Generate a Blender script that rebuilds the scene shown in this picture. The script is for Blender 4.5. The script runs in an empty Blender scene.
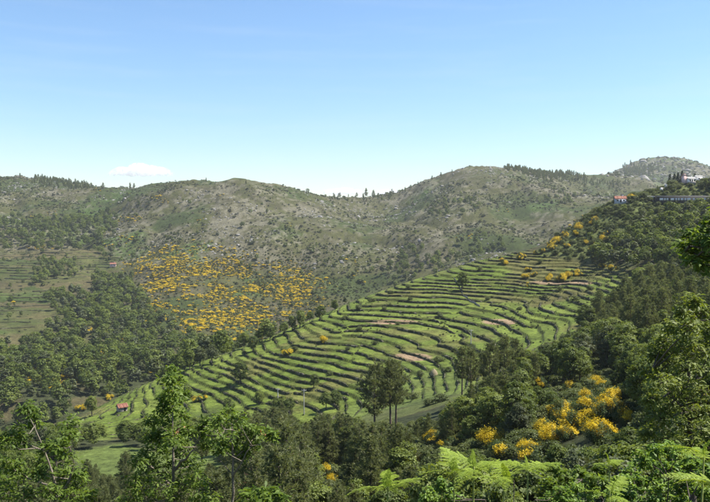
import bpy, math, random
import numpy as np
from math import radians, sin, cos, pi

# ------------------------------------------------------------------ camera
F = 761.0                      # focal length in photograph pixels (710 x 502)
CX, CY = 355.0, 251.0
PITCH = math.atan(36.0 / F)    # eye level lies 36 px above the middle of the picture
SC = bpy.context.scene
COL = SC.collection
cam_d = bpy.data.cameras.new('camera')
cam_d.sensor_width = 36.0
cam_d.lens = 36.0 * F / 710.0
cam_d.clip_start = 0.1
cam_d.clip_end = 60000.0
cam = bpy.data.objects.new('camera', cam_d)
COL.objects.link(cam)
cam.location = (0, 0, 0)
cam.rotation_euler = (pi / 2 - PITCH, 0, 0)
SC.camera = cam

# ------------------------------------------------------------------ sky and sun
SUN_EL, SUN_AZ = radians(57), radians(84)      # azimuth from +Y (view direction) towards +X (right)
world = bpy.data.worlds.new('World')
SC.world = world
world.use_nodes = True
wn, wl = world.node_tree.nodes, world.node_tree.links
wn.clear()
w_out = wn.new('ShaderNodeOutputWorld')
w_bg = wn.new('ShaderNodeBackground')
w_bg.inputs['Strength'].default_value = 0.083
w_sky = wn.new('ShaderNodeTexSky')
w_sky.sky_type = 'NISHITA'
w_sky.sun_disc = False
w_sky.sun_elevation = SUN_EL
w_sky.sun_rotation = SUN_AZ
w_sky.altitude = 3000
w_sky.air_density = 1.8
w_sky.dust_density = 0.6
w_sky.ozone_density = 7.6
# thin cirrus streaks over the whole sky
w_tc = wn.new('ShaderNodeTexCoord')
w_map = wn.new('ShaderNodeMapping')
w_map.inputs['Scale'].default_value = (3.0, 3.0, 34.0)
w_map.inputs['Rotation'].default_value = (0, radians(4), 0)
w_noise = wn.new('ShaderNodeTexNoise')
w_noise.inputs['Scale'].default_value = 1.7
w_noise.inputs['Detail'].default_value = 5
w_noise.inputs['Roughness'].default_value = 0.5
w_ramp = wn.new('ShaderNodeMapRange')
w_ramp.inputs['From Min'].default_value = 0.50
w_ramp.inputs['From Max'].default_value = 0.80
w_ramp.inputs['To Max'].default_value = 0.11
w_mix = wn.new('ShaderNodeMix')
w_mix.data_type = 'RGBA'
w_mix.inputs['B'].default_value = (4.9, 5.4, 5.8, 1)
wl.new(w_tc.outputs['Generated'], w_map.inputs['Vector'])
wl.new(w_map.outputs['Vector'], w_noise.inputs['Vector'])
wl.new(w_noise.outputs['Fac'], w_ramp.inputs['Value'])
wl.new(w_ramp.outputs['Result'], w_mix.inputs['Factor'])
wl.new(w_sky.outputs['Color'], w_mix.inputs['A'])
wl.new(w_mix.outputs['Result'], w_bg.inputs['Color'])
wl.new(w_bg.outputs['Background'], w_out.inputs['Surface'])

sun_d = bpy.data.lights.new('sun', 'SUN')
sun_d.energy = 5.0
sun_d.angle = radians(0.53)
sun_d.color = (1.0, 0.95, 0.87)
sun = bpy.data.objects.new('sun', sun_d)
COL.objects.link(sun)
from mathutils import Vector
sun_dir = Vector((sin(SUN_AZ) * cos(SUN_EL), cos(SUN_AZ) * cos(SUN_EL), sin(SUN_EL)))
sun.rotation_euler = (-sun_dir).to_track_quat('-Z', 'Y').to_euler()
sun.location = (100, 50, 200)

SC.view_settings.view_transform = 'Standard'
SC.view_settings.look = 'None'
SC.view_settings.exposure = 1.1
SC.view_settings.gamma = 1.0
SC.view_settings.use_curve_mapping = False
cy = SC.cycles
cy.max_bounces = 6
cy.diffuse_bounces = 3
cy.glossy_bounces = 1
cy.transmission_bounces = 3
cy.volume_bounces = 5
cy.transparent_max_bounces = 4
cy.caustics_reflective = False
cy.caustics_refractive = False
cy.use_denoising = True
cy.denoiser = 'OPENIMAGEDENOISE'
cy.denoising_input_passes = 'RGB_ALBEDO_NORMAL'
cy.denoising_prefilter = 'ACCURATE'

# ------------------------------------------------------------------ numbers: projection, noise, polygons
RNG = np.random.default_rng(7)
random.seed(7)
CP, SP = cos(PITCH), sin(PITCH)

def unproj(px, py, Y):
    """a point of the place: the pixel it is seen at and its distance in metres ahead"""
    a = (np.asarray(px, float) - CX) / F
    b = (CY - np.asarray(py, float)) / F
    dy = CP + b * SP
    dz = -SP + b * CP
    t = np.asarray(Y, float) / dy
    return np.stack([a * t, dy * t, dz * t], -1)

def proj(X, Y, Z):
    dep = Y * CP - Z * SP
    up = Y * SP + Z * CP
    dep = np.where(dep < 0.05, 0.05, dep)
    return CX + F * X / dep, CY - F * up / dep

def _hash(ix, iy, seed):
    h = (ix.astype(np.int64) * 374761393 + iy.astype(np.int64) * 668265263 + seed * 974711) & 0x7fffffff
    h = ((h ^ (h >> 13)) * 1274126177) & 0x7fffffff
    h = (h ^ (h >> 16)) & 0xffff
    return h / 65535.0

def vnoise(x, y, seed=0):
    x = np.asarray(x, float); y = np.asarray(y, float)
    ix, iy = np.floor(x), np.floor(y)
    fx, fy = x - ix, y - iy
    fx = fx * fx * fx * (fx * (fx * 6 - 15) + 10)
    fy = fy * fy * fy * (fy * (fy * 6 - 15) + 10)
    ix = ix.astype(np.int64); iy = iy.astype(np.int64)
    a = _hash(ix, iy, seed); b = _hash(ix + 1, iy, seed)
    c = _hash(ix, iy + 1, seed); d = _hash(ix + 1, iy + 1, seed)
    return (a * (1 - fx) + b * fx) * (1 - fy) + (c * (1 - fx) + d * fx) * fy * 1.0

def fbm(x, y, scale, oct=4, seed=0, rough=0.5):
    """-1 .. 1, feature size `scale` metres"""
    r = 0; amp = 1; tot = 0
    x = np.asarray(x, float) / scale; y = np.asarray(y, float) / scale
    for k in range(oct):
        r = r + amp * (vnoise(x + 17.3 * k, y - 9.1 * k, seed + k * 31) * 2 - 1)
        tot += amp; amp *= rough
        x, y = (x * 0.8 - y * 0.6) * 2.03, (x * 0.6 + y * 0.8) * 2.03
    return r / tot * 1.6

def sstep(a, b, x):
    t = np.clip((x - a) / (b - a), 0, 1)
    return t * t * (3 - 2 * t)

def poly_sd(poly, x, y):
    """signed distance to a polygon, positive inside"""
    P = np.asarray(poly, float)
    x = np.asarray(x, float); y = np.asarray(y, float)
    d = np.full(x.shape, 1e18); ins = np.zeros(x.shape, bool)
    n = len(P)
    for i in range(n):
        ax, ay = P[i]; bx, by = P[(i + 1) % n]
        ex, ey = bx - ax, by - ay
        t = np.clip(((x - ax) * ex + (y - ay) * ey) / (ex * ex + ey * ey + 1e-12), 0, 1)
        d = np.minimum(d, (x - ax - t * ex) ** 2 + (y - ay - t * ey) ** 2)
        c = ((ay > y) != (by > y))
        xi = ax + (y - ay) * ex / (ey if abs(ey) > 1e-9 else 1e-9)
        ins ^= c & (x < xi)
    return np.where(ins, 1, -1) * np.sqrt(d)

class TPS:
    """thin-plate surface through control points"""
    def __init__(self, P, v, lam=0.0):
        P = np.asarray(P, float); v = np.asarray(v, float)
        self.P = P
        n = len(P)
        A = np.zeros((n + 3, n + 3))
        A[:n, :n] = self.k(np.hypot(P[:, None, 0] - P[None, :, 0], P[:, None, 1] - P[None, :, 1])) + lam * np.eye(n)
        A[:n, n] = 1; A[:n, n + 1:] = P
        A[n, :n] = 1; A[n + 1:, :n] = P.T
        self.w = np.linalg.solve(A, np.concatenate([v, [0, 0, 0]]))
    @staticmethod
    def k(r):
        return r * r * np.log(r + 1e-9)
    def __call__(self, x, y):
        n = len(self.P)
        r = self.w[n] + self.w[n + 1] * x + self.w[n + 2] * y
        for i in range(n):
            r = r + self.w[i] * self.k(np.hypot(x - self.P[i, 0], y - self.P[i, 1]))
        return r

# ------------------------------------------------------------------ the shape of the land
# near hillside and the terraced spur (pixel x, pixel y, metres ahead)
spur_pts = [(60, 424, 330), (110, 402, 335), (150, 381, 340), (200, 362, 345), (250, 345, 350), (290, 328, 366), (330, 311, 385),
            (365, 298, 400), (400, 285, 413), (435, 273, 428), (470, 262, 437), (530, 250, 442), (570, 232, 442), (600, 207, 440),
            (640, 195, 440), (665, 188, 455), (690, 183, 460), (715, 180, 458), (780, 172, 440),
            (150, 402, 300), (200, 385, 304), (230, 402, 280), (300, 370, 283), (300, 412, 250), (400, 395, 237), (400, 340, 300),
            (480, 330, 300), (560, 330, 270), (480, 290, 372), (560, 290, 340), (640, 275, 320), (600, 255, 392), (680, 250, 330),
            (700, 202, 432), (660, 203, 432), (700, 216, 400), (450, 377, 235), (520, 372, 200), (620, 340, 200), (700, 330, 160), (780, 250, 250),
            (230, 446, 205), (150, 450, 205), (100, 446, 212), (20, 446, 222), (0, 480, 180), (-80, 450, 220), (350, 452, 150),
            (450, 430, 150), (300, 500, 108), (560, 432, 92), (640, 410, 88), (710, 400, 80), (800, 380, 70), (180, 500, 130), (-80, 520, 120)]
SPX = [tuple(unproj(*p)) for p in spur_pts]
SPX += [(0, 0, -1.7), (-20, 0, -2.5), (20, 0, -0.8), (0, -25, 7), (-30, -25, 7), (30, -25, 9), (0, 5, -2.75), (5, 5, -2.4), (-6, 5, -3.3), (0, 8.5, -5.0), (6, 8.5, -4.6), (0, 13, -8.4),
        (-12, 14, -9.6), (12, 14, -7.2), (0, 28, -15.5), (-22, 28, -17), (20, 28, -13), (0, 60, -28), (-40, 60, -31), (40, 55, -20),
        (-70, 100, -46), (80, 100, -14), (140, 160, 0), (230, 250, 12), (120, 60, 2)]
for (px, py, d) in spur_pts[:19]:                       # the far side of the spur falls into the next valley
    q = unproj(px, py, d)
    SPX.append((q[0] * 1.2, d + 70, q[2] - 38))
    SPX.append((q[0] * 1.45, d + 170, q[2] - 100))
SPX += [(-230, 340, -118), (-200, 240, -84), (-160, 160, -66), (-330, 420, -150), (-60, 900, -260), (300, 900, -200), (-400, 900, -300)]
SPX = np.array(SPX)
tS = TPS(SPX[:, :2] / 100.0, SPX[:, 2], lam=0.02)

# the hills across the valley
back_pts = [(-120, 400, 420), (0, 395, 440), (40, 400, 430), (90, 385, 470), (140, 372, 500), (200, 360, 560), (20, 365, 540), (100, 350, 610), (150, 330, 700),
            (0, 340, 640), (60, 300, 800), (0, 300, 790), (60, 256, 1010), (0, 256, 1000), (120, 290, 860), (120, 250, 1040), (50, 216, 1260), (0, 214, 1260),
            (105, 212, 1290), (-120, 300, 800), (-120, 220, 1250), (-120, 182, 1700),
            (0, 178, 1650), (25, 177, 1650), (45, 180, 1650), (80, 188, 1640), (105, 189, 1600), (135, 188, 1500), (160, 184, 1440), (190, 181, 1400), (225, 180, 1360),
            (255, 184, 1370), (290, 190, 1400), (325, 197, 1450), (345, 199, 1560), (375, 198, 1660), (395, 194, 1620), (420, 184, 1560), (450, 172, 1510), (475, 166, 1490),
            (490, 166, 1500), (510, 169, 1530), (540, 172, 1600), (570, 176, 1660), (600, 181, 1700), (640, 186, 1700), (710, 192, 1650), (820, 180, 1600),
            (200, 260, 960), (160, 235, 1080), (225, 220, 1130), (280, 240, 1040), (250, 300, 830), (300, 300, 860), (200, 330, 700), (260, 340, 720),
            (330, 262, 970), (330, 230, 1110), (350, 300, 860), (365, 225, 1250), (380, 250, 1060), (385, 282, 900), (395, 215, 1400),
            (430, 225, 1120), (430, 262, 930), (470, 245, 960), (470, 200, 1220), (530, 235, 980), (530, 205, 1180), (590, 215, 1080), (600, 195, 1350),
            (650, 230, 960), (740, 240, 900)]
BPX = [unproj(*p) for p in back_pts]
BP = [(q[0] / q[1], math.log(q[1])) for q in BPX]
BZ = [q[2] for q in BPX]
for (px, py, d) in [p for p in back_pts if p[1] < 200 and p[2] > 1300]:
    q = unproj(px, py, d)
    BP.append((q[0] / q[1], math.log(d * 1.14))); BZ.append(q[2] - 26)
    BP.append((q[0] / q[1], math.log(d * 1.5))); BZ.append(q[2] - 150)
for u in (-1.1, -0.6, -0.3, 0, 0.3, 0.6, 1.1):
    BP.append((u, math.log(320))); BZ.append(-190)
    BP.append((u, math.log(3800))); BZ.append(-160)
for u, z in ((-1.1, 60), (1.1, 100)):
    BP.append((u, math.log(1500))); BZ.append(z); BP.append((u, math.log(800))); BZ.append(-70)
BP = np.array(BP)
tB = TPS(BP * np.array([1.0, 0.7]), BZ, lam=0.0005)

far_pts = [(560, 186, 2500), (600, 178, 2560), (618, 171, 2600), (632, 163, 2640), (645, 159, 2660), (655, 161, 2680), (668, 158, 2700), (682, 159, 2700), (695, 164, 2680), (712, 170, 2640),
           (740, 180, 2600), (800, 186, 2600), (640, 178, 2250), (670, 176, 2250), (610, 186, 2200), (710, 184, 2200), (655, 200, 1900), (560, 200, 2000), (760, 200, 2000)]
FPX = [unproj(*p) for p in far_pts]
FPp = [(q[0] / 1000, q[1] / 1000) for q in FPX]; FZ = [q[2] for q in FPX]
for (px, py, d) in far_pts[:12]:
    q = unproj(px, py, d)
    FPp.append((q[0] / 1000 * 1.15, (d + 450) / 1000)); FZ.append(q[2] - 110)
FPp += [(0.3, 2.5), (0.3, 3.2), (2.2, 2.6), (1.2, 1.4), (0.5, 1.4), (1.0, 4.2)]; FZ += [-20, -60, -40, -150, -150, -180]
tF = TPS(FPp, FZ, lam=0.0005)

TERR = [(60, 430), (100, 404), (150, 377), (200, 358), (250, 341), (330, 307), (400, 281), (470, 258), (520, 247), (545, 252), (590, 262), (640, 268),
        (662, 276), (640, 300), (590, 330), (540, 360), (470, 394), (440, 394), (405, 404), (372, 414), (345, 424), (290, 428), (240, 425), (215, 412), (170, 425), (110, 440), (70, 440)]
TH = 1.34

def smax(a, b, k):
    h = np.clip(0.5 + 0.5 * (a - b) / k, 0, 1)
    return b * (1 - h) + a * h + k * h * (1 - h)

def z_spur(X, Y):
    R = np.hypot(X, Y)
    return tS(X / 100.0, Y / 100.0) + fbm(X, Y, 28, 3, 3) * 0.5 * sstep(20, 80, R)

def z_back(X, Y):
    Ys = np.maximum(Y, 150.0)
    z = tB(X / Ys, np.log(Ys) * 0.7)
    w = sstep(420, 800, Y)
    z = z + w * (fbm(X, Y, 260, 3, 11) * 7 + fbm(X, Y, 60, 3, 12) * 2.6 - np.maximum(0.45 - np.abs(fbm(X, Y, 170, 2, 14)), 0) * 22 * sstep(700, 950, Y) * sstep(1500, 1250, Y))
    c = fbm(X, Y, 34, 4, 13, 0.6)
    z = z + w * sstep(0.15, 0.7, c) * 3.4 * sstep(800, 1200, Y)
    return np.where(Y < 330, -200, z)

def z_far(X, Y):
    z = tF(X / 1000.0, Y / 1000.0) + fbm(X, Y, 120, 4, 21, 0.6) * 7
    return np.where((Y < 1500), -300, np.minimum(z, 400))

def parcel(X, Y):
    """field parcels: nearest of a jittered set of centres, so that terraces break off and step at their borders"""
    gx, gy = X / 44.0, Y / 36.0
    ix, iy = np.floor(gx).astype(np.int64), np.floor(gy).astype(np.int64)
    best = np.full(X.shape, 1e9); off = np.zeros(X.shape)
    for dx in (-1, 0, 1):
        for dy in (-1, 0, 1):
            jx, jy = ix + dx, iy + dy
            d = (jx + 0.15 + 0.7 * _hash(jx, jy, 81) - gx) ** 2 + (jy + 0.15 + 0.7 * _hash(jx, jy, 82) - gy) ** 2
            h = _hash(jx, jy, 83)
            off = np.where(d < best, h, off); best = np.minimum(best, d)
    return off

def terr_f(X, Y, zs):
    warp = fbm(X, Y, 70, 3, 41) * 1.45 + fbm(X, Y, 19, 2, 42) * 0.26 + (parcel(X + fbm(X, Y, 20, 2, 44) * 5, Y + fbm(X, Y, 20, 2, 45) * 5) - 0.5) * TH * 0.85
    return (zs + warp) / TH, warp

def terr_mask(X, Y, zs):
    px, py = proj(X, Y, zs)
    sd = poly_sd(TERR, px, py)
    return sstep(-3, 5, sd) * (Y > 190) * (Y < 470)

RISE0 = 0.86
def ground_z(X, Y, full=False):
    X = np.asarray(X, float); Y = np.asarray(Y, float)
    zs = z_spur(X, Y)
    zb = z_back(X, Y)
    m = terr_mask(X, Y, zs)
    f, warp = terr_f(X, Y, zs)
    k = np.floor(f); t = f - k
    st = (k + 0.22 * np.minimum(t / RISE0, 1) + 0.78 * sstep(RISE0 + 0.01, 0.985, t)) * TH - warp
    zt = zs * (1 - m) + st * m
    z = smax(zt, zb, 5.0)
    z = np.where(zt - zb > 5.0, zt, z)
    z = np.maximum(z, z_far(X, Y))
    z = np.where(Y > 4000, np.minimum(z, -100), z)
    if full:
        return z, zs, zb, m, k, t
    return z
# ------------------------------------------------------------------ helpers: meshes, objects, materials
def mesh_np(name, V, quads=None, tris=None, mats=(), tint=None, smooth=False, col=None, ngons=None):
    """a mesh from arrays; faces in the order quads, tris; tint is one float per face"""
    me = bpy.data.meshes.new(name)
    V = np.asarray(V, np.float32)
    loops, tot = [], []
    if quads is not None and len(quads):
        q = np.asarray(quads, np.int32); loops.append(q.ravel()); tot.append(np.full(len(q), 4, np.int32))
    if tris is not None and len(tris):
        q = np.asarray(tris, np.int32); loops.append(q.ravel()); tot.append(np.full(len(q), 3, np.int32))
    if ngons is not None and len(ngons):
        q = np.asarray(ngons, np.int32); loops.append(q.ravel()); tot.append(np.full(len(q), q.shape[1], np.int32))
    loops = np.concatenate(loops); tot = np.concatenate(tot)
    start = np.concatenate([[0], np.cumsum(tot)[:-1]]).astype(np.int32)
    me.vertices.add(len(V)); me.vertices.foreach_set('co', V.ravel())
    me.loops.add(len(loops)); me.loops.foreach_set('vertex_index', loops)
    me.polygons.add(len(tot)); me.polygons.foreach_set('loop_start', start)
    me.update(calc_edges=True)
    if smooth:
        me.polygons.foreach_set('use_smooth', np.ones(len(tot), bool))
    if tint is not None:
        a = me.attributes.new('tint', 'FLOAT', 'FACE'); a.data.foreach_set('value', np.asarray(tint, np.float32))
    if col is not None:
        a = me.attributes.new('col', 'FLOAT_COLOR', 'POINT'); a.data.foreach_set('color', np.asarray(col, np.float32).ravel())
    for m in mats:
        me.materials.append(m)
    return me

def link(name, me, parent=None, loc=(0, 0, 0), rz=0.0, sc=None):
    o = bpy.data.objects.new(name, me)
    COL.objects.link(o)
    o.location = loc
    o.rotation_euler = (0, 0, rz)
    if sc is not None:
        o.scale = sc if hasattr(sc, '__len__') else (sc, sc, sc)
    if parent is not None:
        o.parent = parent
    return o

def tag(o, label=None, cat=None, group=None, kind=None):
    if label: o['label'] = label
    if cat: o['category'] = cat
    if group: o['group'] = group
    if kind: o['kind'] = kind
    return o

class MB:
    """collects pieces into one mesh"""
    def __init__(self):
        self.V, self.Q, self.T, self.tq, self.tt, self.n = [], [], [], [], [], 0
    def add(self, V, quads=None, tris=None, tint=0.5):
        V = np.asarray(V, float)
        if quads is not None and len(quads):
            q = np.asarray(quads) + self.n
            self.Q.append(q); self.tq.append(np.broadcast_to(np.asarray(tint, float), (len(q),)).copy())
        if tris is not None and len(tris):
            q = np.asarray(tris) + self.n
            self.T.append(q); self.tt.append(np.broadcast_to(np.asarray(tint, float), (len(q),)).copy())
        self.V.append(V); self.n += len(V)
        return self
    def box(self, c, s, rz=0.0, tint=0.5):
        c = np.asarray(c, float); s = np.asarray(s, float) / 2
        P = np.array([[x, y, z] for z in (-1, 1) for y in (-1, 1) for x in (-1, 1)], float) * s
        R = np.array([[cos(rz), -sin(rz), 0], [sin(rz), cos(rz), 0], [0, 0, 1]])
        return self.add(P @ R.T + c, [[0, 2, 3, 1], [4, 5, 7, 6], [0, 1, 5, 4], [2, 6, 7, 3], [0, 4, 6, 2], [1, 3, 7, 5]], tint=tint)
    def tube(self, P, r, seg=6, tint=0.5):
        P = np.asarray(P, float); n = len(P)
        r = np.broadcast_to(np.asarray(r, float), (n,))
        T = np.gradient(P, axis=0); T /= np.linalg.norm(T, axis=1, keepdims=True) + 1e-9
        up = np.array([0, 0, 1.0]) if abs(T[0, 2]) < 0.9 else np.array([1.0, 0, 0])
        A = np.cross(T, up); A /= np.linalg.norm(A, axis=1, keepdims=True) + 1e-9
        B = np.cross(T, A)
        a = np.arange(seg) / seg * 2 * pi
        V = P[:, None] + r[:, None, None] * (np.cos(a)[None, :, None] * A[:, None] + np.sin(a)[None, :, None] * B[:, None])
        V = V.reshape(-1, 3)
        q = [[i * seg + j, i * seg + (j + 1) % seg, (i + 1) * seg + (j + 1) % seg, (i + 1) * seg + j] for i in range(n - 1) for j in range(seg)]
        V = np.vstack([V, P[-1:] + T[-1:] * r[-1]])
        t = [[(n - 1) * seg + j, (n - 1) * seg + (j + 1) % seg, n * seg] for j in range(seg)]
        return self.add(V, q, t, tint)
    def mesh(self, name, mats, smooth=False):
        Q = np.concatenate(self.Q) if self.Q else None
        T = np.concatenate(self.T) if self.T else None
        tint = np.concatenate(([np.concatenate(self.tq)] if self.tq else []) + ([np.concatenate(self.tt)] if self.tt else []))
        return mesh_np(name, np.vstack(self.V), Q, T, mats, tint, smooth)

def new_mat(name):
    m = bpy.data.materials.new(name); m.use_nodes = True
    nt = m.node_tree; nt.nodes.clear()
    out = nt.nodes.new('ShaderNodeOutputMaterial')
    return m, nt, out

def nd(nt, typ, **kw):
    n = nt.nodes.new(typ)
    for k, v in kw.items():
        if k in n.inputs: n.inputs[k].default_value = v
        else: setattr(n, k, v)
    return n

def ramp(nt, stops):
    r = nt.nodes.new('ShaderNodeValToRGB')
    e = r.color_ramp.elements
    while len(e) < len(stops): e.new(0.5)
    for i, (p, c) in enumerate(stops):
        e[i].position = p; e[i].color = (*c, 1)
    return r

def leaf_mat(name, stops, transl=0.35, rough=0.55, per_object=0.35, spec=0.25, tcol=(1.25, 1.2, 0.5)):
    """foliage: per-leaf tint, per-plant variation, light shining through"""
    m, nt, out = new_mat(name)
    at = nd(nt, 'ShaderNodeAttribute', attribute_name='tint')
    oi = nd(nt, 'ShaderNodeObjectInfo')
    mp = nd(nt, 'ShaderNodeMath', operation='MULTIPLY_ADD'); mp.inputs[1].default_value = per_object; mp.inputs[2].default_value = -per_object / 2
    nt.links.new(oi.outputs['Random'], mp.inputs[0])
    ad = nd(nt, 'ShaderNodeMath', operation='ADD', use_clamp=True)
    nt.links.new(at.outputs['Fac'], ad.inputs[0]); nt.links.new(mp.outputs[0], ad.inputs[1])
    r = ramp(nt, stops)
    nt.links.new(ad.outputs[0], r.inputs[0])
    p = nd(nt, 'ShaderNodeBsdfPrincipled', Roughness=rough)
    p.inputs['Specular IOR Level'].default_value = spec
    nt.links.new(r.outputs[0], p.inputs['Base Color'])
    t = nd(nt, 'ShaderNodeBsdfTranslucent')
    mu = nd(nt, 'ShaderNodeMix', data_type='RGBA', blend_type='MULTIPLY'); mu.inputs['Factor'].default_value = 1
    mu.inputs['B'].default_value = (*tcol, 1)
    nt.links.new(r.outputs[0], mu.inputs['A']); nt.links.new(mu.outputs['Result'], t.inputs['Color'])
    mx = nd(nt, 'ShaderNodeMixShader'); mx.inputs[0].default_value = transl
    nt.links.new(p.outputs[0], mx.inputs[1]); nt.links.new(t.outputs[0], mx.inputs[2])
    nt.links.new(mx.outputs[0], out.inputs['Surface'])
    return m

def rough_mat(name, stops, scale=3.0, rough=0.85, bump=0.3, detail=5, obj=True, tint=0.0):
    """stone, bark, plaster, tile: noise-coloured with relief"""
    m, nt, out = new_mat(name)
    tc = nd(nt, 'ShaderNodeTexCoord')
    n = nd(nt, 'ShaderNodeTexNoise', Scale=scale, Detail=detail, Roughness=0.6)
    nt.links.new(tc.outputs['Object'], n.inputs['Vector'])
    r = ramp(nt, stops)
    if tint:
        at = nd(nt, 'ShaderNodeAttribute', attribute_name='tint')
        mp = nd(nt, 'ShaderNodeMath', operation='MULTIPLY_ADD'); mp.inputs[1].default_value = tint; mp.inputs[2].default_value = -tint / 2
        ad = nd(nt, 'ShaderNodeMath', operation='ADD', use_clamp=True)
        nt.links.new(at.outputs['Fac'], mp.inputs[0]); nt.links.new(mp.outputs[0], ad.inputs[0]); nt.links.new(n.outputs['Fac'], ad.inputs[1])
        nt.links.new(ad.outputs[0], r.inputs[0])
    else:
        nt.links.new(n.outputs['Fac'], r.inputs[0])
    p = nd(nt, 'ShaderNodeBsdfPrincipled', Roughness=rough)
    p.inputs['Specular IOR Level'].default_value = 0.2
    nt.links.new(r.outputs[0], p.inputs['Base Color'])
    if bump:
        b = nd(nt, 'ShaderNodeBump', Strength=bump, Distance=0.1)
        nt.links.new(n.outputs['Fac'], b.inputs['Height']); nt.links.new(b.outputs[0], p.inputs['Normal'])
    nt.links.new(p.outputs[0], out.inputs['Surface'])
    return m

# ------------------------------------------------------------------ the ground: one sheet
YA = 30.0                                          # rows fan out from a point behind the camera
rows = np.concatenate([np.arange(-26, 0, 2.0), np.arange(0, 30, 0.75), np.arange(30, 200, 1.6), np.arange(200, 480, 0.5),
                       np.arange(480, 1000, 5.0), np.arange(1000, 1760, 6.0), np.arange(1760, 2900, 16.0), np.geomspace(2900, 9000, 22)])
cols = np.concatenate([np.linspace(-1.0, -0.56, 30)[:-1], np.linspace(-0.56, 0.56, 560), np.linspace(0.56, 1.0, 30)[1:]])
GY, GU = np.meshgrid(rows, cols, indexing='ij')
GX = GU * (GY + YA)
GZ, g_zs, g_zb, g_m, g_k, g_t = ground_z(GX, GY, True)
gpx, gpy = proj(GX, GY, GZ)

BROOM = [(125, 262), (150, 250), (210, 247), (250, 256), (300, 263), (332, 288), (326, 300), (300, 318), (262, 336), (215, 346), (180, 336), (150, 310), (130, 290)]
LEFTFIELD = [(-60, 255), (30, 250), (60, 250), (100, 247), (118, 258), (120, 275), (100, 285), (60, 300), (45, 330), (45, 348), (-60, 352)]
MEADOW = [(70, 452), (120, 446), (180, 456), (235, 442), (250, 450), (235, 478), (170, 480), (90, 480)]
UPSCRUB = [(590, 205), (620, 190), (660, 183), (760, 178), (760, 235), (650, 240), (590, 262), (540, 255)]

def mixc(a, b, w):
    return a * (1 - w[..., None]) + np.asarray(b, float) * w[..., None]

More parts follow.
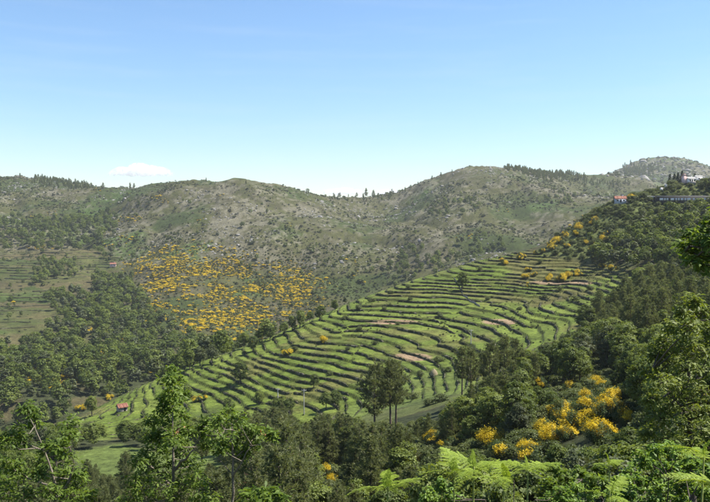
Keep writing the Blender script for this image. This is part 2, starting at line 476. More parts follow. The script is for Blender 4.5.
def ground_cover(X, Y, px, py, zs, zb, m, k, t):
    n1 = fbm(X, Y, 90, 4, 51); n2 = fbm(X, Y, 22, 4, 52); n3 = fbm(X, Y, 7, 3, 53)
    c = np.zeros(X.shape + (3,)) + np.array([0.034, 0.040, 0.017])            # woodland floor
    c = mixc(c, (0.075, 0.060, 0.030), sstep(0.1, 0.7, n2) * 0.6)
    back = sstep(470, 560, Y)
    hill = np.zeros(X.shape + (3,)) + np.array([0.112, 0.112, 0.052])          # heath: olive, brown and grey
    hill = mixc(hill, (0.072, 0.098, 0.034), sstep(-0.1, 0.5, n1 + 0.4 * n2) * 0.85)
    hill = mixc(hill, (0.128, 0.114, 0.084), sstep(0.1, 0.7, -n1 + 0.5 * n3) * 0.8)
    hill = mixc(hill, (0.095, 0.150, 0.042), sstep(0.45, 0.75, fbm(X, Y, 150, 3, 54) + 0.25 * n2) * 0.75)
    hill = mixc(hill, (0.270, 0.245, 0.215), sstep(0.10, 0.75, n3 * 0.7 + n2 * 0.5 - n1 * 0.5) * 0.75 * sstep(800, 1050, Y))
    fs = poly_sd(LEFTFIELD, px, py)
    fld = np.zeros(X.shape + (3,)) + np.array([0.120, 0.130, 0.052])
    fld = mixc(fld, (0.180, 0.150, 0.085), sstep(-0.1, 0.6, n2 + fbm(X, Y * 3, 60, 3, 55) * 0.8) * 0.75)
    fld = mixc(fld, (0.090, 0.150, 0.040), sstep(0.1, 0.6, n1) * 0.7)
    ftone = _hash(np.floor(zb / 2.3 + fbm(X, Y, 50, 2, 57) * 0.4).astype(np.int64), np.floor(X / 70.0 + n1).astype(np.int64), 9)
    fld = mixc(fld, (0.150, 0.120, 0.075), sstep(0.55, 0.9, ftone) * 0.8)
    fld = mixc(fld, (0.075, 0.105, 0.034), sstep(0.4, 0.1, ftone) * 0.8)
    hill = mixc(hill, fld, sstep(-4, 4, fs + 2 * n2) * (Y > 500) * (Y < 1200))
    c = mixc(c, hill * np.array([0.455, 0.465, 0.36]), back)
    # terraces: each tread its own grass
    tone = _hash(k.astype(np.int64), np.floor(fbm(X, Y, 120, 2, 56) * 2.2).astype(np.int64), 5)
    g = np.zeros(X.shape + (3,)) + np.array([0.108, 0.160, 0.034])
    g = mixc(g, (0.145, 0.198, 0.047), sstep(0.45, 0.9, tone))
    g = mixc(g, (0.082, 0.118, 0.030), sstep(0.35, 0.0, tone) * 0.8)
    g = mixc(g, (0.140, 0.138, 0.060), sstep(-0.1, 0.7, n2 + 0.5 * n3) * 0.7)
    g = mixc(g, (0.066, 0.098, 0.024), sstep(0.2, 0.8, n3 - 0.3 * n2) * 0.5)
    dry = sstep(400, 560, px) * 0.75
    g = mixc(g, (0.115, 0.115, 0.050), dry * sstep(-0.3, 0.5, n2))
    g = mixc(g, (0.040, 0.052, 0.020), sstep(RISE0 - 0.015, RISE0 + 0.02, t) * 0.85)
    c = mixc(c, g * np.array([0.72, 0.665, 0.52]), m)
    me_ = sstep(-3, 2, poly_sd(MEADOW, px, py) + 2 * n3) * (Y > 120) * (Y < 260)
    c = mixc(c, np.array([0.082, 0.110, 0.027]), me_ * (0.85 + 0.15 * n3))
    lowm = sstep(-4, 3, poly_sd([(372, 392), (400, 376), (455, 368), (475, 385), (455, 432), (380, 445), (320, 430), (340, 415)], px, py)) * (Y > 190) * (Y < 330)
    c = mixc(c, (0.076, 0.100, 0.026), lowm * 0.8 * (0.75 + 0.25 * n3))
    us = sstep(-3, 5, poly_sd(UPSCRUB, px, py)) * (Y > 250) * (Y < 480)
    c = mixc(c, (0.080, 0.095, 0.030), us * 0.9)
    for (bx, by, rx, ry) in ((412, 357, 20, 4), (393, 322, 26, 2.5), (500, 322, 18, 3), (560, 283, 40, 2)):   # ploughed strips
        w = sstep(1.15, 0.8, np.hypot((px - bx - (py - by) * 0.5) / rx, (py - by) / ry)) * m
        c = mixc(c, (0.190, 0.135, 0.080), w)
    near = sstep(60, 25, Y)
    c = mixc(c, (0.060, 0.065, 0.025), near)
    return np.clip(c, 0, 1)

g_col = ground_cover(GX, GY, gpx, gpy, g_zs, g_zb, g_m, g_k, g_t)
nr, nc = GX.shape
idx = np.arange(nr * nc).reshape(nr, nc)
gq = np.stack([idx[:-1, :-1], idx[:-1, 1:], idx[1:, 1:], idx[1:, :-1]], -1).reshape(-1, 4)

m_ground, nt, out = new_mat('ground_cover')
at = nd(nt, 'ShaderNodeAttribute', attribute_name='col')
geo = nd(nt, 'ShaderNodeNewGeometry')
n1 = nd(nt, 'ShaderNodeTexNoise', Scale=0.9, Detail=6, Roughness=0.65)
n2 = nd(nt, 'ShaderNodeTexNoise', Scale=0.12, Detail=6, Roughness=0.7)
nt.links.new(geo.outputs['Position'], n1.inputs['Vector']); nt.links.new(geo.outputs['Position'], n2.inputs['Vector'])
av = nd(nt, 'ShaderNodeMath', operation='ADD'); nt.links.new(n1.outputs['Fac'], av.inputs[0]); nt.links.new(n2.outputs['Fac'], av.inputs[1])
mr = nd(nt, 'ShaderNodeMapRange'); mr.inputs['From Min'].default_value = 1.15; mr.inputs['From Max'].default_value = 1.85
mr.inputs['To Min'].default_value = 0.40; mr.inputs['To Max'].default_value = 1.70
n3_ = nd(nt, 'ShaderNodeTexNoise', Scale=0.33, Detail=4, Roughness=0.75)
nt.links.new(geo.outputs['Position'], n3_.inputs['Vector'])
av2 = nd(nt, 'ShaderNodeMath', operation='ADD'); nt.links.new(av.outputs[0], av2.inputs[0]); nt.links.new(n3_.outputs['Fac'], av2.inputs[1])
nt.links.new(av2.outputs[0], mr.inputs['Value'])
vm = nd(nt, 'ShaderNodeVectorMath', operation='SCALE')
nt.links.new(at.outputs['Color'], vm.inputs[0]); nt.links.new(mr.outputs[0], vm.inputs['Scale'])
pb = nd(nt, 'ShaderNodeBsdfPrincipled', Roughness=0.95); pb.inputs['Specular IOR Level'].default_value = 0.1
nt.links.new(vm.outputs[0], pb.inputs['Base Color'])
bp = nd(nt, 'ShaderNodeBump', Strength=0.6, Distance=0.8)
nt.links.new(av.outputs[0], bp.inputs['Height']); nt.links.new(bp.outputs[0], pb.inputs['Normal'])
nt.links.new(pb.outputs[0], out.inputs['Surface'])

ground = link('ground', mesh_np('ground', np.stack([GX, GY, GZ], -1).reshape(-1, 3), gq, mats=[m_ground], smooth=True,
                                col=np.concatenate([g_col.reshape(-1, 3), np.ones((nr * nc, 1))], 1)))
tag(ground, kind='structure')

# what of the land the camera sees: for each pixel column the distance of the first hit
HC = np.arange(-40, 751, 1.0)
_hd = np.concatenate([np.arange(2, 30, 0.5), np.arange(30, 200, 1.0), np.arange(200, 480, 0.5), np.arange(480, 2900, 4.0)])
_HY, _HP = np.meshgrid(_hd, HC, indexing='ij')
_HX = (_HP - CX) / F * _HY * 1.0
_HZ = ground_z(_HX, _HY)
_hx, _hy = proj(_HX, _HY, _HZ)
H_MIN = np.minimum.accumulate(_hy, axis=0)         # highest line reached so far in each column

def hit(px, py):
    """the point of ground seen at a pixel"""
    out_ = []
    for x, y in zip(np.atleast_1d(px), np.atleast_1d(py)):
        for _ in range(2):
            c = int(np.clip(round(float(x)) + 40, 0, len(HC) - 1))
            s = H_MIN[:, c]
            i = int(np.argmax(s <= y)) if (s <= y).any() else int(np.argmin(s))
            break
        Yh = _hd[i]
        Z0 = float(ground_z(np.array([0.0 + (x - CX) / F * Yh]), np.array([Yh]))[0])
        Xh = (x - CX) / F * (Yh * CP - Z0 * SP)
        out_.append((Xh, Yh))
    A = np.array(out_)
    return np.column_stack([A, ground_z(A[:, 0], A[:, 1])])

def seen(X, Y, Z, slack=3.0):
    """is a point of ground in view, or less than `slack` px behind the land in front of it"""
    px, py = proj(X, Y, Z)
    c = np.clip(np.round(px).astype(int) + 40, 0, len(HC) - 1)
    r = np.clip(np.searchsorted(_hd, Y) - 3, 0, len(_hd) - 1)
    return py <= H_MIN[r, c] + slack

# ------------------------------------------------------------------ dry-stone terrace walls
def contours(Xs, Ys, f, level):
    """polylines where f crosses level on a regular grid (marching squares)"""
    a = f - level
    s = a > 0
    segs = {}
    def ex(i, j, horiz):
        if horiz:
            t = a[i, j] / (a[i, j] - a[i, j + 1]); return (Xs[j] + t * (Xs[j + 1] - Xs[j]), Ys[i])
        t = a[i, j] / (a[i, j] - a[i + 1, j]); return (Xs[j], Ys[i] + t * (Ys[i + 1] - Ys[i]))
    code = s[:-1, :-1] * 1 + s[:-1, 1:] * 2 + s[1:, 1:] * 4 + s[1:, :-1] * 8
    adj, pos = {}, {}
    ii, jj = np.nonzero((code > 0) & (code < 15))
    for i, j in zip(ii, jj):
        es = []
        if s[i, j] != s[i, j + 1]: es.append((i, j, True))
        if s[i, j + 1] != s[i + 1, j + 1]: es.append((i, j + 1, False))
        if s[i + 1, j] != s[i + 1, j + 1]: es.append((i + 1, j, True))
        if s[i, j] != s[i + 1, j]: es.append((i, j, False))
        for e in es: pos.setdefault(e, ex(*e))
        pairs = [(es[0], es[1])] if len(es) == 2 else [(es[0], es[1]), (es[2], es[3])]
        for p, q in pairs:
            adj.setdefault(p, []).append(q); adj.setdefault(q, []).append(p)
    lines, used = [], set()
    for st_ in sorted(adj, key=lambda e: len(adj[e])):
        if st_ in used: continue
        L = [st_]; used.add(st_); cur = st_
        while True:
            nx = [e for e in adj[cur] if e not in used]
            if not nx: break
            cur = nx[0]; used.add(cur); L.append(cur)
        if len(L) > 3: lines.append(np.array([pos[e] for e in L]))
    return lines

def resample(P, step):
    d = np.concatenate([[0], np.cumsum(np.hypot(*np.diff(P, axis=0).T))])
    if d[-1] < step: return P
    s = np.linspace(0, d[-1], int(d[-1] / step) + 1)
    return np.column_stack([np.interp(s, d, P[:, i]) for i in range(P.shape[1])])

m_wall = rough_mat('terrace_stone', [(0.38, (0.024, 0.026, 0.010)), (0.58, (0.046, 0.044, 0.020)), (0.80, (0.15, 0.135, 0.095))], scale=1.3, bump=0.8, tint=0.35)

def wall_mesh(P, zb_, zt_, thick, up, rng, block=1.1):
    """a run of coursed stones: ragged top and face, uneven thickness"""
    n = len(P)
    N = np.column_stack([up, np.zeros(n)])
    j = lambda s: rng.normal(0, s, n)
    f0 = np.column_stack([P, zb_]); f1 = np.column_stack([P, (zb_ * 0.45 + zt_ * 0.55) + j(0.1)]) + N * (0.10 + j(0.08))[:, None]
    f2 = np.column_stack([P, zt_ + j(0.13)]) + N * (0.16 + j(0.08))[:, None]
    b2 = np.column_stack([P, zt_ + j(0.09)]) + N * (thick + j(0.1))[:, None]
    b0 = np.column_stack([P, zb_]) + N * thick
    V = np.stack([f0, f1, f2, b2, b0], 1).reshape(-1, 3)
    q = []
    for i in range(n - 1):
        for k in range(4):
            q.append([i * 5 + k, (i + 1) * 5 + k, (i + 1) * 5 + k + 1, i * 5 + k + 1])
    e = (n - 1) * 5
    t = [[0, 1, 4], [1, 2, 4], [2, 3, 4], [e + 1, e, e + 4], [e + 2, e + 1, e + 4], [e + 3, e + 2, e + 4]]
    return V, q, t, np.concatenate([np.repeat(rng.random(n - 1), 4), np.full(6, 0.5)])

WALLS = []
def add_wall(P, zb_, zt_, thick, up, rng, group):
    c = P[len(P) // 2]
    z0 = float(zb_.min())
    V, q, t, ti = wall_mesh(P - c, zb_ - z0, zt_ - z0, thick, up, rng)
    o = link('terrace_wall', mesh_np('terrace_wall', V, q, t, [m_wall], ti), loc=(c[0], c[1], z0))
    o['group'] = group; o['category'] = 'stone wall'; o['kind'] = 'thing'
    WALLS.append((o, float(c[0]), float(c[1]), z0 + 1, float(np.hypot(*np.diff(P, axis=0).T).sum())))

wr = np.random.default_rng(21)
cXs, cYs = np.arange(-150, 215, 1.0), np.arange(195, 470, 1.0)
cX, cY = np.meshgrid(cXs, cYs)
c_zs = z_spur(cX, cY); c_f, c_w = terr_f(cX, cY, c_zs)
for lev in range(int(np.floor(c_f.min())), int(np.ceil(c_f.max()))):
    for L in contours(cXs, cYs, c_f, lev + RISE0 - 0.01):
        L = resample(L, 1.3)
        if len(L) < 6: continue
        for _ in range(2): L[1:-1] = L[1:-1] * 0.5 + (L[:-2] + L[2:]) * 0.25
        zs = z_spur(L[:, 0], L[:, 1]); m = terr_mask(L[:, 0], L[:, 1], zs)
        f_, w_ = terr_f(L[:, 0], L[:, 1], zs)
        i = 0
        while i < len(L) - 5:
            ln = int(wr.uniform(8, 34))
            sl = slice(i, min(i + ln, len(L)))
            P = L[sl]
            i += ln + int(wr.choice([1, 1, 2, 3, 5]))
            ok = m[sl] > 0.6
            if ok.sum() < 5 or wr.random() < 0.08: continue
            a, b = np.argmax(ok), len(ok) - np.argmax(ok[::-1])
            P = P[a:b]
            if len(P) < 5: continue
            gz_ = ground_z(P[:, 0], P[:, 1])
            vis = seen(P[:, 0], P[:, 1], gz_ + 1.5, 1.0)
            if vis.mean() < 0.35: continue
            e = 0.8                                                   # uphill direction
            gx = (z_spur(P[:, 0] + e, P[:, 1]) - z_spur(P[:, 0] - e, P[:, 1])); gy = (z_spur(P[:, 0], P[:, 1] + e) - z_spur(P[:, 0], P[:, 1] - e))
            up = np.column_stack([gx, gy]); up /= np.linalg.norm(up, axis=1, keepdims=True) + 1e-9
            w__ = w_[sl][a:b]
            zb_ = gz_ - 0.35
            zt_ = (lev + 1) * TH - w__ + wr.uniform(-0.32, -0.02)
            taper = np.minimum(np.arange(len(P)), np.arange(len(P))[::-1]); taper = np.clip((taper + 1) / 2.5, 0.3, 1)
            zt_ = gz_ + (zt_ - gz_) * taper
            add_wall(P, zb_, zt_, wr.uniform(0.4, 0.65), up, wr, 'dry-stone walls of the terraced spur')
print('terrace walls', len(WALLS))
# the fainter terraces across the valley
bXs, bYs = np.arange(-560, -190, 5.0), np.arange(560, 1180, 5.0)
bX, bY = np.meshgrid(bXs, bYs)
b_zs = z_back(bX, bY)
n0 = len(WALLS)
for lev in np.arange(-112, -45, 2.3):
    for L in contours(bXs, bYs, b_zs, lev):
        L = resample(L, 4.0)
        if len(L) < 6: continue
        for _ in range(6): L[1:-1] = L[1:-1] * 0.5 + (L[:-2] + L[2:]) * 0.25
        z = ground_z(L[:, 0], L[:, 1]); px, py = proj(L[:, 0], L[:, 1], z)
        inz = (poly_sd(LEFTFIELD, px, py) > 1) & seen(L[:, 0], L[:, 1], z, 1) & (px > -10)
        i = 0
        while i < len(L) - 4:
            ln = int(wr.uniform(6, 20)); sl = slice(i, min(i + ln, len(L))); i += ln + int(wr.integers(1, 6))
            if inz[sl].mean() < 0.7 or len(L[sl]) < 4 or wr.random() < 0.15: continue
            P = L[sl]
            up = np.tile([0.0, 1.0], (len(P), 1))
            gz_ = ground_z(P[:, 0], P[:, 1])
            add_wall(P, gz_ - 1.0, gz_ + wr.uniform(0.7, 1.4), 0.7, up, wr, 'faint terrace walls across the valley')
print('far terrace walls', len(WALLS) - n0)
# ------------------------------------------------------------------ plants: materials
m_bark = rough_mat('bark', [(0.3, (0.045, 0.036, 0.028)), (0.7, (0.14, 0.115, 0.09))], scale=6, bump=0.6)
m_pinebark = rough_mat('pine_bark', [(0.3, (0.07, 0.05, 0.038)), (0.7, (0.20, 0.15, 0.115))], scale=5, bump=0.6)
m_palebark = rough_mat('pale_bark', [(0.3, (0.12, 0.10, 0.075)), (0.7, (0.26, 0.22, 0.17))], scale=9, bump=0.4)
m_oak = leaf_mat('oak_leaves', [(0.0, (0.056, 0.082, 0.020)), (0.5, (0.108, 0.146, 0.029)), (1.0, (0.175, 0.212, 0.046))], 0.40, per_object=0.8)
m_oak2 = leaf_mat('chestnut_leaves', [(0.0, (0.070, 0.098, 0.022)), (0.5, (0.118, 0.154, 0.032)), (1.0, (0.190, 0.230, 0.052))], 0.38, per_object=0.6)
m_oak3 = leaf_mat('grey_green_leaves', [(0.0, (0.055, 0.070, 0.030)), (0.5, (0.088, 0.106, 0.046)), (1.0, (0.145, 0.165, 0.072))], 0.30, per_object=0.6)
m_oakl = leaf_mat('young_leaves', [(0.0, (0.065, 0.108, 0.016)), (0.55, (0.120, 0.180, 0.028)), (1.0, (0.20, 0.27, 0.050))], 0.45, rough=0.55, spec=0.25, per_object=0.15)
m_pine = leaf_mat('pine_needles', [(0.0, (0.086, 0.104, 0.038)), (0.5, (0.138, 0.158, 0.060)), (1.0, (0.195, 0.210, 0.092))], 0.46, tcol=(1.1, 1.1, 0.6))
m_cypress = leaf_mat('cypress_scales', [(0.0, (0.012, 0.026, 0.014)), (1.0, (0.035, 0.060, 0.028))], 0.12)
m_broomf = leaf_mat('broom_flowers', [(0.0, (0.46, 0.33, 0.010)), (0.5, (0.62, 0.455, 0.013)), (1.0, (0.72, 0.56, 0.03))], 0.30, tcol=(1.0, 0.9, 0.4), per_object=0.3)
m_broomg = leaf_mat('broom_stems', [(0.0, (0.035, 0.060, 0.018)), (1.0, (0.085, 0.125, 0.035))], 0.25)
m_shrub = leaf_mat('shrub_leaves', [(0.0, (0.058, 0.078, 0.022)), (0.5, (0.092, 0.116, 0.034)), (1.0, (0.140, 0.160, 0.052))], 0.34, per_object=0.7)
m_heath = leaf_mat('heath_twigs', [(0.0, (0.040, 0.052, 0.022)), (0.4, (0.062, 0.076, 0.032)), (0.75, (0.084, 0.082, 0.046)), (1.0, (0.120, 0.108, 0.072))], 0.18, per_object=0.8)
m_fern = leaf_mat('bracken', [(0.0, (0.15, 0.22, 0.022)), (0.5, (0.24, 0.32, 0.036)), (1.0, (0.34, 0.42, 0.06))], 0.42, rough=0.5, per_object=0.2)
m_fernstem = rough_mat('bracken_stalk', [(0.3, (0.16, 0.20, 0.05)), (0.7, (0.28, 0.30, 0.09))], scale=20, bump=0.1)
m_bright = leaf_mat('bright_leaves', [(0.0, (0.075, 0.135, 0.022)), (0.5, (0.140, 0.225, 0.036)), (1.0, (0.23, 0.33, 0.065))], 0.38, rough=0.5, per_object=0.15)
m_redleaf = leaf_mat('dry_leaves', [(0.0, (0.30, 0.13, 0.05)), (1.0, (0.45, 0.24, 0.12))], 0.3)

# ------------------------------------------------------------------ plants: shapes
def unit(v):
    return v / (np.linalg.norm(v, axis=-1, keepdims=True) + 1e-9)

def leaf_quads(C, N, size, rng, aspect=0.62, fold=0.18):
    """folded leaf quads at centres C, facing N"""
    n = len(C)
    R = unit(rng.normal(size=(n, 3)))
    A = unit(np.cross(N, R)); B = np.cross(N, A)
    s = (size * rng.uniform(0.65, 1.3, n))[:, None]
    V = np.stack([C - A * s * 0.5, C + B * s * aspect * 0.5 + N * s * fold, C + A * s * 0.5, C - B * s * aspect * 0.5 + N * s * fold], 1).reshape(-1, 3)
    return V, np.arange(4 * n).reshape(n, 4)

def leaf_lobed(C, N, A, size, rng):
    """oak-like leaves: a ten-cornered lobed blade, bent along its rib"""
    n = len(C)
    A = unit(A - N * (A * N).sum(1, keepdims=True)); B = np.cross(N, A)
    s = (size * rng.uniform(0.7, 1.25, n))[:, None]
    half = [(0.0, 0.02), (0.22, 0.11), (0.32, 0.08), (0.52, 0.22), (0.62, 0.14), (0.80, 0.17), (1.0, 0.0)]
    out_ = half + [(a, -b) for a, b in half[-2:0:-1]] + [(0.0, -0.03)]
    V = []
    for a, b in out_:
        V.append(C + A * s * a + B * s * b + N * s * (0.35 * abs(b) - 0.28 * a * a))
    k = len(out_)
    return np.stack(V, 1).reshape(-1, 3), np.arange(k * n).reshape(n, k)

def crown_points(lobes, n_clump, per, spread, rng, inside=0.62):
    """clumps of leaves over and through a crown of overlapping lobes"""
    L = np.asarray(lobes, float)
    w = L[:, 3] ** 2; w /= w.sum()
    C, N = [], []
    while sum(len(c) for c in C) < n_clump:
        k = rng.choice(len(L), n_clump, p=w)
        d = unit(rng.normal(size=(n_clump, 3)) + np.array([0, 0, 0.25]))
        r = L[k, 3] * rng.uniform(0.70, 1.08, n_clump) ** 0.7
        p = L[k, :3] + d * r[:, None] * np.array([1, 1, 0.9])
        dist = np.linalg.norm(p[:, None] - L[None, :, :3], axis=2) / L[None, :, 3]
        ok = (dist.min(1) > inside)
        C.append(p[ok]); N.append(d[ok])
    C = np.concatenate(C)[:n_clump]; N = np.concatenate(N)[:n_clump]
    tint = np.repeat(rng.random(n_clump) * 0.5, per) + rng.random(n_clump * per) * 0.5
    P = np.repeat(C, per, 0) + rng.normal(0, 1, (n_clump * per, 3)) * np.array([spread, spread, spread * 0.6])
    M = unit(np.repeat(N, per, 0) * 0.9 + rng.normal(0, 0.42, P.shape) + np.array([0, 0, 0.45]))
    return P, M, tint

def make_oak(seed, h=8.0, wide=3.2, leaves=(330, 16), leaf=0.30, trunk_h=0.3, mat=None):
    """round-crowned broadleaf tree; returns trunk mesh and crown mesh, base at the origin"""
    r = np.random.default_rng(seed)
    lobes = []
    top = h
    for i in range(int(r.integers(8, 12))):
        a = r.uniform(0, 2 * pi); q = r.uniform(0.15, 0.75) * wide
        z = r.uniform(0.36, 0.86) * h
        q *= 1.0 - 0.75 * max(0, (z / h - 0.5) / 0.5)
        rad = wide * r.uniform(0.34, 0.56)
        lobes.append((cos(a) * q, sin(a) * q, min(z, top - rad * 0.9), rad))
    lobes.append((0, 0, h * 0.6, wide * 0.62)); lobes.append((r.normal(0, .2), r.normal(0, .2), h - wide * 0.42, wide * 0.42))
    P, M, t = crown_points(lobes, leaves[0], leaves[1], 0.045 * wide + 0.09, r)
    V, q = leaf_quads(P, M, leaf, r)
    crown = mesh_np('oak_crown', V, q, mats=[mat or m_oak], tint=t)
    b = MB()
    tp = np.array([[0, 0, -1.0], [0.04, 0.02, 0.05 * h], [0.1, 0.05, trunk_h * h], [0.05, -0.1, 0.62 * h], [0, 0, 0.86 * h]])
    tr = 0.028 * h
    b.tube(tp, [tr * 1.25, tr, tr * 0.8, tr * 0.45, tr * 0.12], 7)
    for lb in lobes[:7]:
        e = np.array(lb[:3]); s = tp[2] * 0.7 + tp[3] * 0.3 * (e[2] / h)
        s = np.array([0.08, 0, min(trunk_h * h + 0.25 * max(e[2] - trunk_h * h, 0), 0.6 * h)])
        b.tube([s, s * 0.5 + e * 0.5 + np.array([0, 0, -0.05 * h]), e], [tr * 0.5, tr * 0.32, tr * 0.1], 5)
    return b.mesh('oak_trunk', [m_bark], True), crown

def needle_tufts(C, D, length, n, rng, w=0.05):
    """bottle-brush tufts: n thin blades fanning from each centre along D"""
    k = len(C)
    C2 = np.repeat(C, n, 0); D2 = np.repeat(D, n, 0)
    d = unit(D2 * 0.75 + rng.normal(0, 0.62, C2.shape))
    L = length * rng.uniform(0.6, 1.2, k * n)[:, None]
    s = unit(np.cross(d, rng.normal(size=d.shape))) * w
    V = np.stack([C2 - s, C2 + s, C2 + d * L], 1).reshape(-1, 3)
    return V, np.arange(3 * k * n).reshape(-1, 3)

def make_pine(seed, h=13.0, crown0=0.28, wide=2.6, whorls=13, blades=11, shape='cone', tuft=0.55):
    r = np.random.default_rng(seed)
    b = MB(); tr = 0.014 * h + 0.03
    bend = r.normal(0, 0.012 * h, 2)
    axis = lambda z: np.array([bend[0] * sin(z / h * 3), bend[1] * sin(z / h * 2.4), z])
    zs = np.array([-1.0, 0, 0.25 * h, 0.5 * h, 0.75 * h, 0.98 * h])
    b.tube([axis(z) for z in zs], [tr * 1.2, tr, tr * 0.85, tr * 0.62, tr * 0.36, tr * 0.08], 7)
    C, D, T = [], [], []
    for i in range(whorls):
        f = i / (whorls - 1)
        z = (crown0 + (0.97 - crown0) * f) * h
        if shape == 'cone': L = wide * (1 - f) ** 0.75 * (0.55 + 0.45 * min(1, f * 6)) + 0.35
        else: L = (wide * (math.sin(pi * (0.18 + 0.78 * f)) ** 0.7) + 0.2) * r.uniform(0.55, 1.3)
        nb = int(r.integers(4, 7))
        a0 = r.uniform(0, 6.28)
        for j in range(nb):
            if r.random() < 0.12: continue
            a = a0 + j * 2 * pi / nb + r.normal(0, 0.25); l = L * r.uniform(0.65, 1.15)
            up = r.uniform(0.05, 0.45) + 0.35 * f
            p0 = axis(z + r.normal(0, 0.12)); dr = np.array([cos(a), sin(a), 0])
            pts = np.array([p0, p0 + dr * l * 0.5 + [0, 0, l * up * 0.25], p0 + dr * l + [0, 0, l * up]])
            b.tube(pts, [tr * 0.24, tr * 0.15, tr * 0.05], 4)
            k = max(4, int(l * 9))
            u = r.uniform(0.30, 1.03, k)[:, None]
            pp = np.where(u < 0.5, pts[0] + (pts[1] - pts[0]) * u * 2, pts[1] + (pts[2] - pts[1]) * (u * 2 - 1))
            pp = pp + r.normal(0, 0.16 * l ** 0.5 + 0.05, pp.shape) * np.array([1, 1, 0.75])
            C.append(pp); D.append(unit(dr * 0.5 + np.array([0, 0, 0.7]) + r.normal(0, 0.4, pp.shape)))
            T.append(np.full(k, r.random() * 0.5))
    C = np.concatenate(C); D = np.concatenate(D); T = np.concatenate(T)
    V, t = needle_tufts(C, D, tuft, blades, r)
    ti = np.repeat(T, blades) + r.random(len(t)) * 0.5
    return b.mesh('pine_trunk', [m_pinebark], True), mesh_np('pine_crown', V, None, t, [m_pine], ti)

def make_broom(seed, h=1.9, wide=1.3, n=1500, flower=0.65, leaf=0.10):
    """a dome of green whippy stems covered in yellow flowers"""
    r = np.random.default_rng(seed)
    b = MB()
    k = 60
    a = r.uniform(0, 6.28, k); q = np.sqrt(r.random(k)) * wide
    for i in range(k):
        top = np.array([cos(a[i]) * q[i], sin(a[i]) * q[i], h * (1 - 0.45 * (q[i] / wide) ** 2) * r.uniform(0.75, 1)])
        b.tube([[top[0] * 0.1, top[1] * 0.1, -0.4], top * np.array([0.6, 0.6, 0.5]), top], [0.025, 0.014, 0.005], 3, tint=r.random())
    tops = np.array([[cos(a[i]) * q[i], sin(a[i]) * q[i], h * (1 - 0.45 * (q[i] / wide) ** 2)] for i in range(k)])
    j = r.integers(0, k, n)
    u = r.uniform(0.45, 1.02, n)[:, None] ** 0.8
    P = tops[j] * np.array([0.35, 0.35, 0]) * (1 - u) + tops[j] * u + r.normal(0, 0.10 * wide, (n, 3))
    P[:, 2] = np.maximum(P[:, 2], 0.05)
    M = unit(P * np.array([1, 1, 0.7]) + r.normal(0, 0.5, P.shape) * wide)
    clump = vnoise(P[:, 0] * 1.6 / wide + seed, P[:, 1] * 1.6 / wide + P[:, 2] * 1.1, seed)
    fl = clump < flower
    tint = np.clip(r.random(n) * 0.7 + 0.3 * clump, 0, 1)
    V, qd = leaf_quads(P[fl], M[fl], leaf, r, 0.9)
    V2, q2 = leaf_quads(P[~fl], M[~fl], leaf * 1.1, r, 0.4)
    b.add(V2, q2, tint=tint[~fl])
    return b.mesh('broom_stems', [m_broomg]), mesh_np('broom_flowers', V, qd, mats=[m_broomf], tint=tint[fl])

def make_bush(seed, h=1.5, wide=1.2, n=(70, 9), leaf=0.2, mat=None, nl=5, name='shrub'):
    r = np.random.default_rng(seed)
    lobes = [(r.normal(0, 0.4 * wide), r.normal(0, 0.4 * wide), h * r.uniform(0.3, 0.62), wide * r.uniform(0.35, 0.6)) for _ in range(nl)] + [(0, 0, h * 0.5, wide * 0.6)]
    P, M, t = crown_points(lobes, n[0], n[1], 0.12 * wide, r, 0.55)
    P[:, 2] = np.maximum(P[:, 2], -0.1)
    V, q = leaf_quads(P, M, leaf, r)
    return mesh_np(name, V, q, mats=[mat or m_shrub], tint=t)

def make_rock(seed, mat):
    r = np.random.default_rng(seed)
    import bmesh
    bm = bmesh.new(); bmesh.ops.create_icosphere(bm, subdivisions=2, radius=1.0)
    me = bpy.data.meshes.new('boulder'); bm.to_mesh(me); bm.free()
    co = np.empty(len(me.vertices) * 3, np.float32); me.vertices.foreach_get('co', co); co = co.reshape(-1, 3)
    n = r.normal(size=(9, 3)); n = unit(n); d = r.uniform(0.55, 0.95, 9)
    for k in range(9):
        s = co @ n[k]; over = np.maximum(s - d[k], 0); co -= over[:, None] * n[k]
    co *= np.array([r.uniform(0.9, 1.5), r.uniform(0.8, 1.2), r.uniform(0.5, 0.85)])
    me.vertices.foreach_set('co', co.astype(np.float32).ravel()); me.update()
    me.materials.append(mat)
    return me

# ------------------------------------------------------------------ scattering
def scatter(poly, spacing, rng, ylo, yhi, jitter_keep=1.0, slack=4.0, cap=100000, uspan=(-0.56, 0.56)):
    """points over the land inside a zone (outlined as seen from the camera), at least about `spacing` apart"""
    Pp = np.asarray(poly, float)
    u0, u1 = (Pp[:, 0].min() - CX) / F, (Pp[:, 0].max() - CX) / F
    y = np.arange(ylo, yhi, spacing)
    pts = []
    for i, Yv in enumerate(y):
        x = np.arange(u0 * 1.02 * Yv - spacing, u1 * 1.02 * Yv + spacing, spacing) + (i % 2) * spacing * 0.5
        pts.append(np.column_stack([x, np.full(len(x), Yv)]))
    A = np.concatenate(pts) + rng.uniform(-0.42, 0.42, (sum(map(len, pts)), 2)) * spacing
    A = A[rng.random(len(A)) < jitter_keep]
    if not len(A): return np.zeros((0, 3))
    Z = ground_z(A[:, 0], A[:, 1])
    px, py = proj(A[:, 0], A[:, 1], Z)
    ok = (poly_sd(poly, px, py) > rng.normal(0, 2.0, len(A))) & seen(A[:, 0], A[:, 1], Z, slack) & (px > -60) & (px < 770)
    return np.column_stack([A, Z])[ok][:cap]

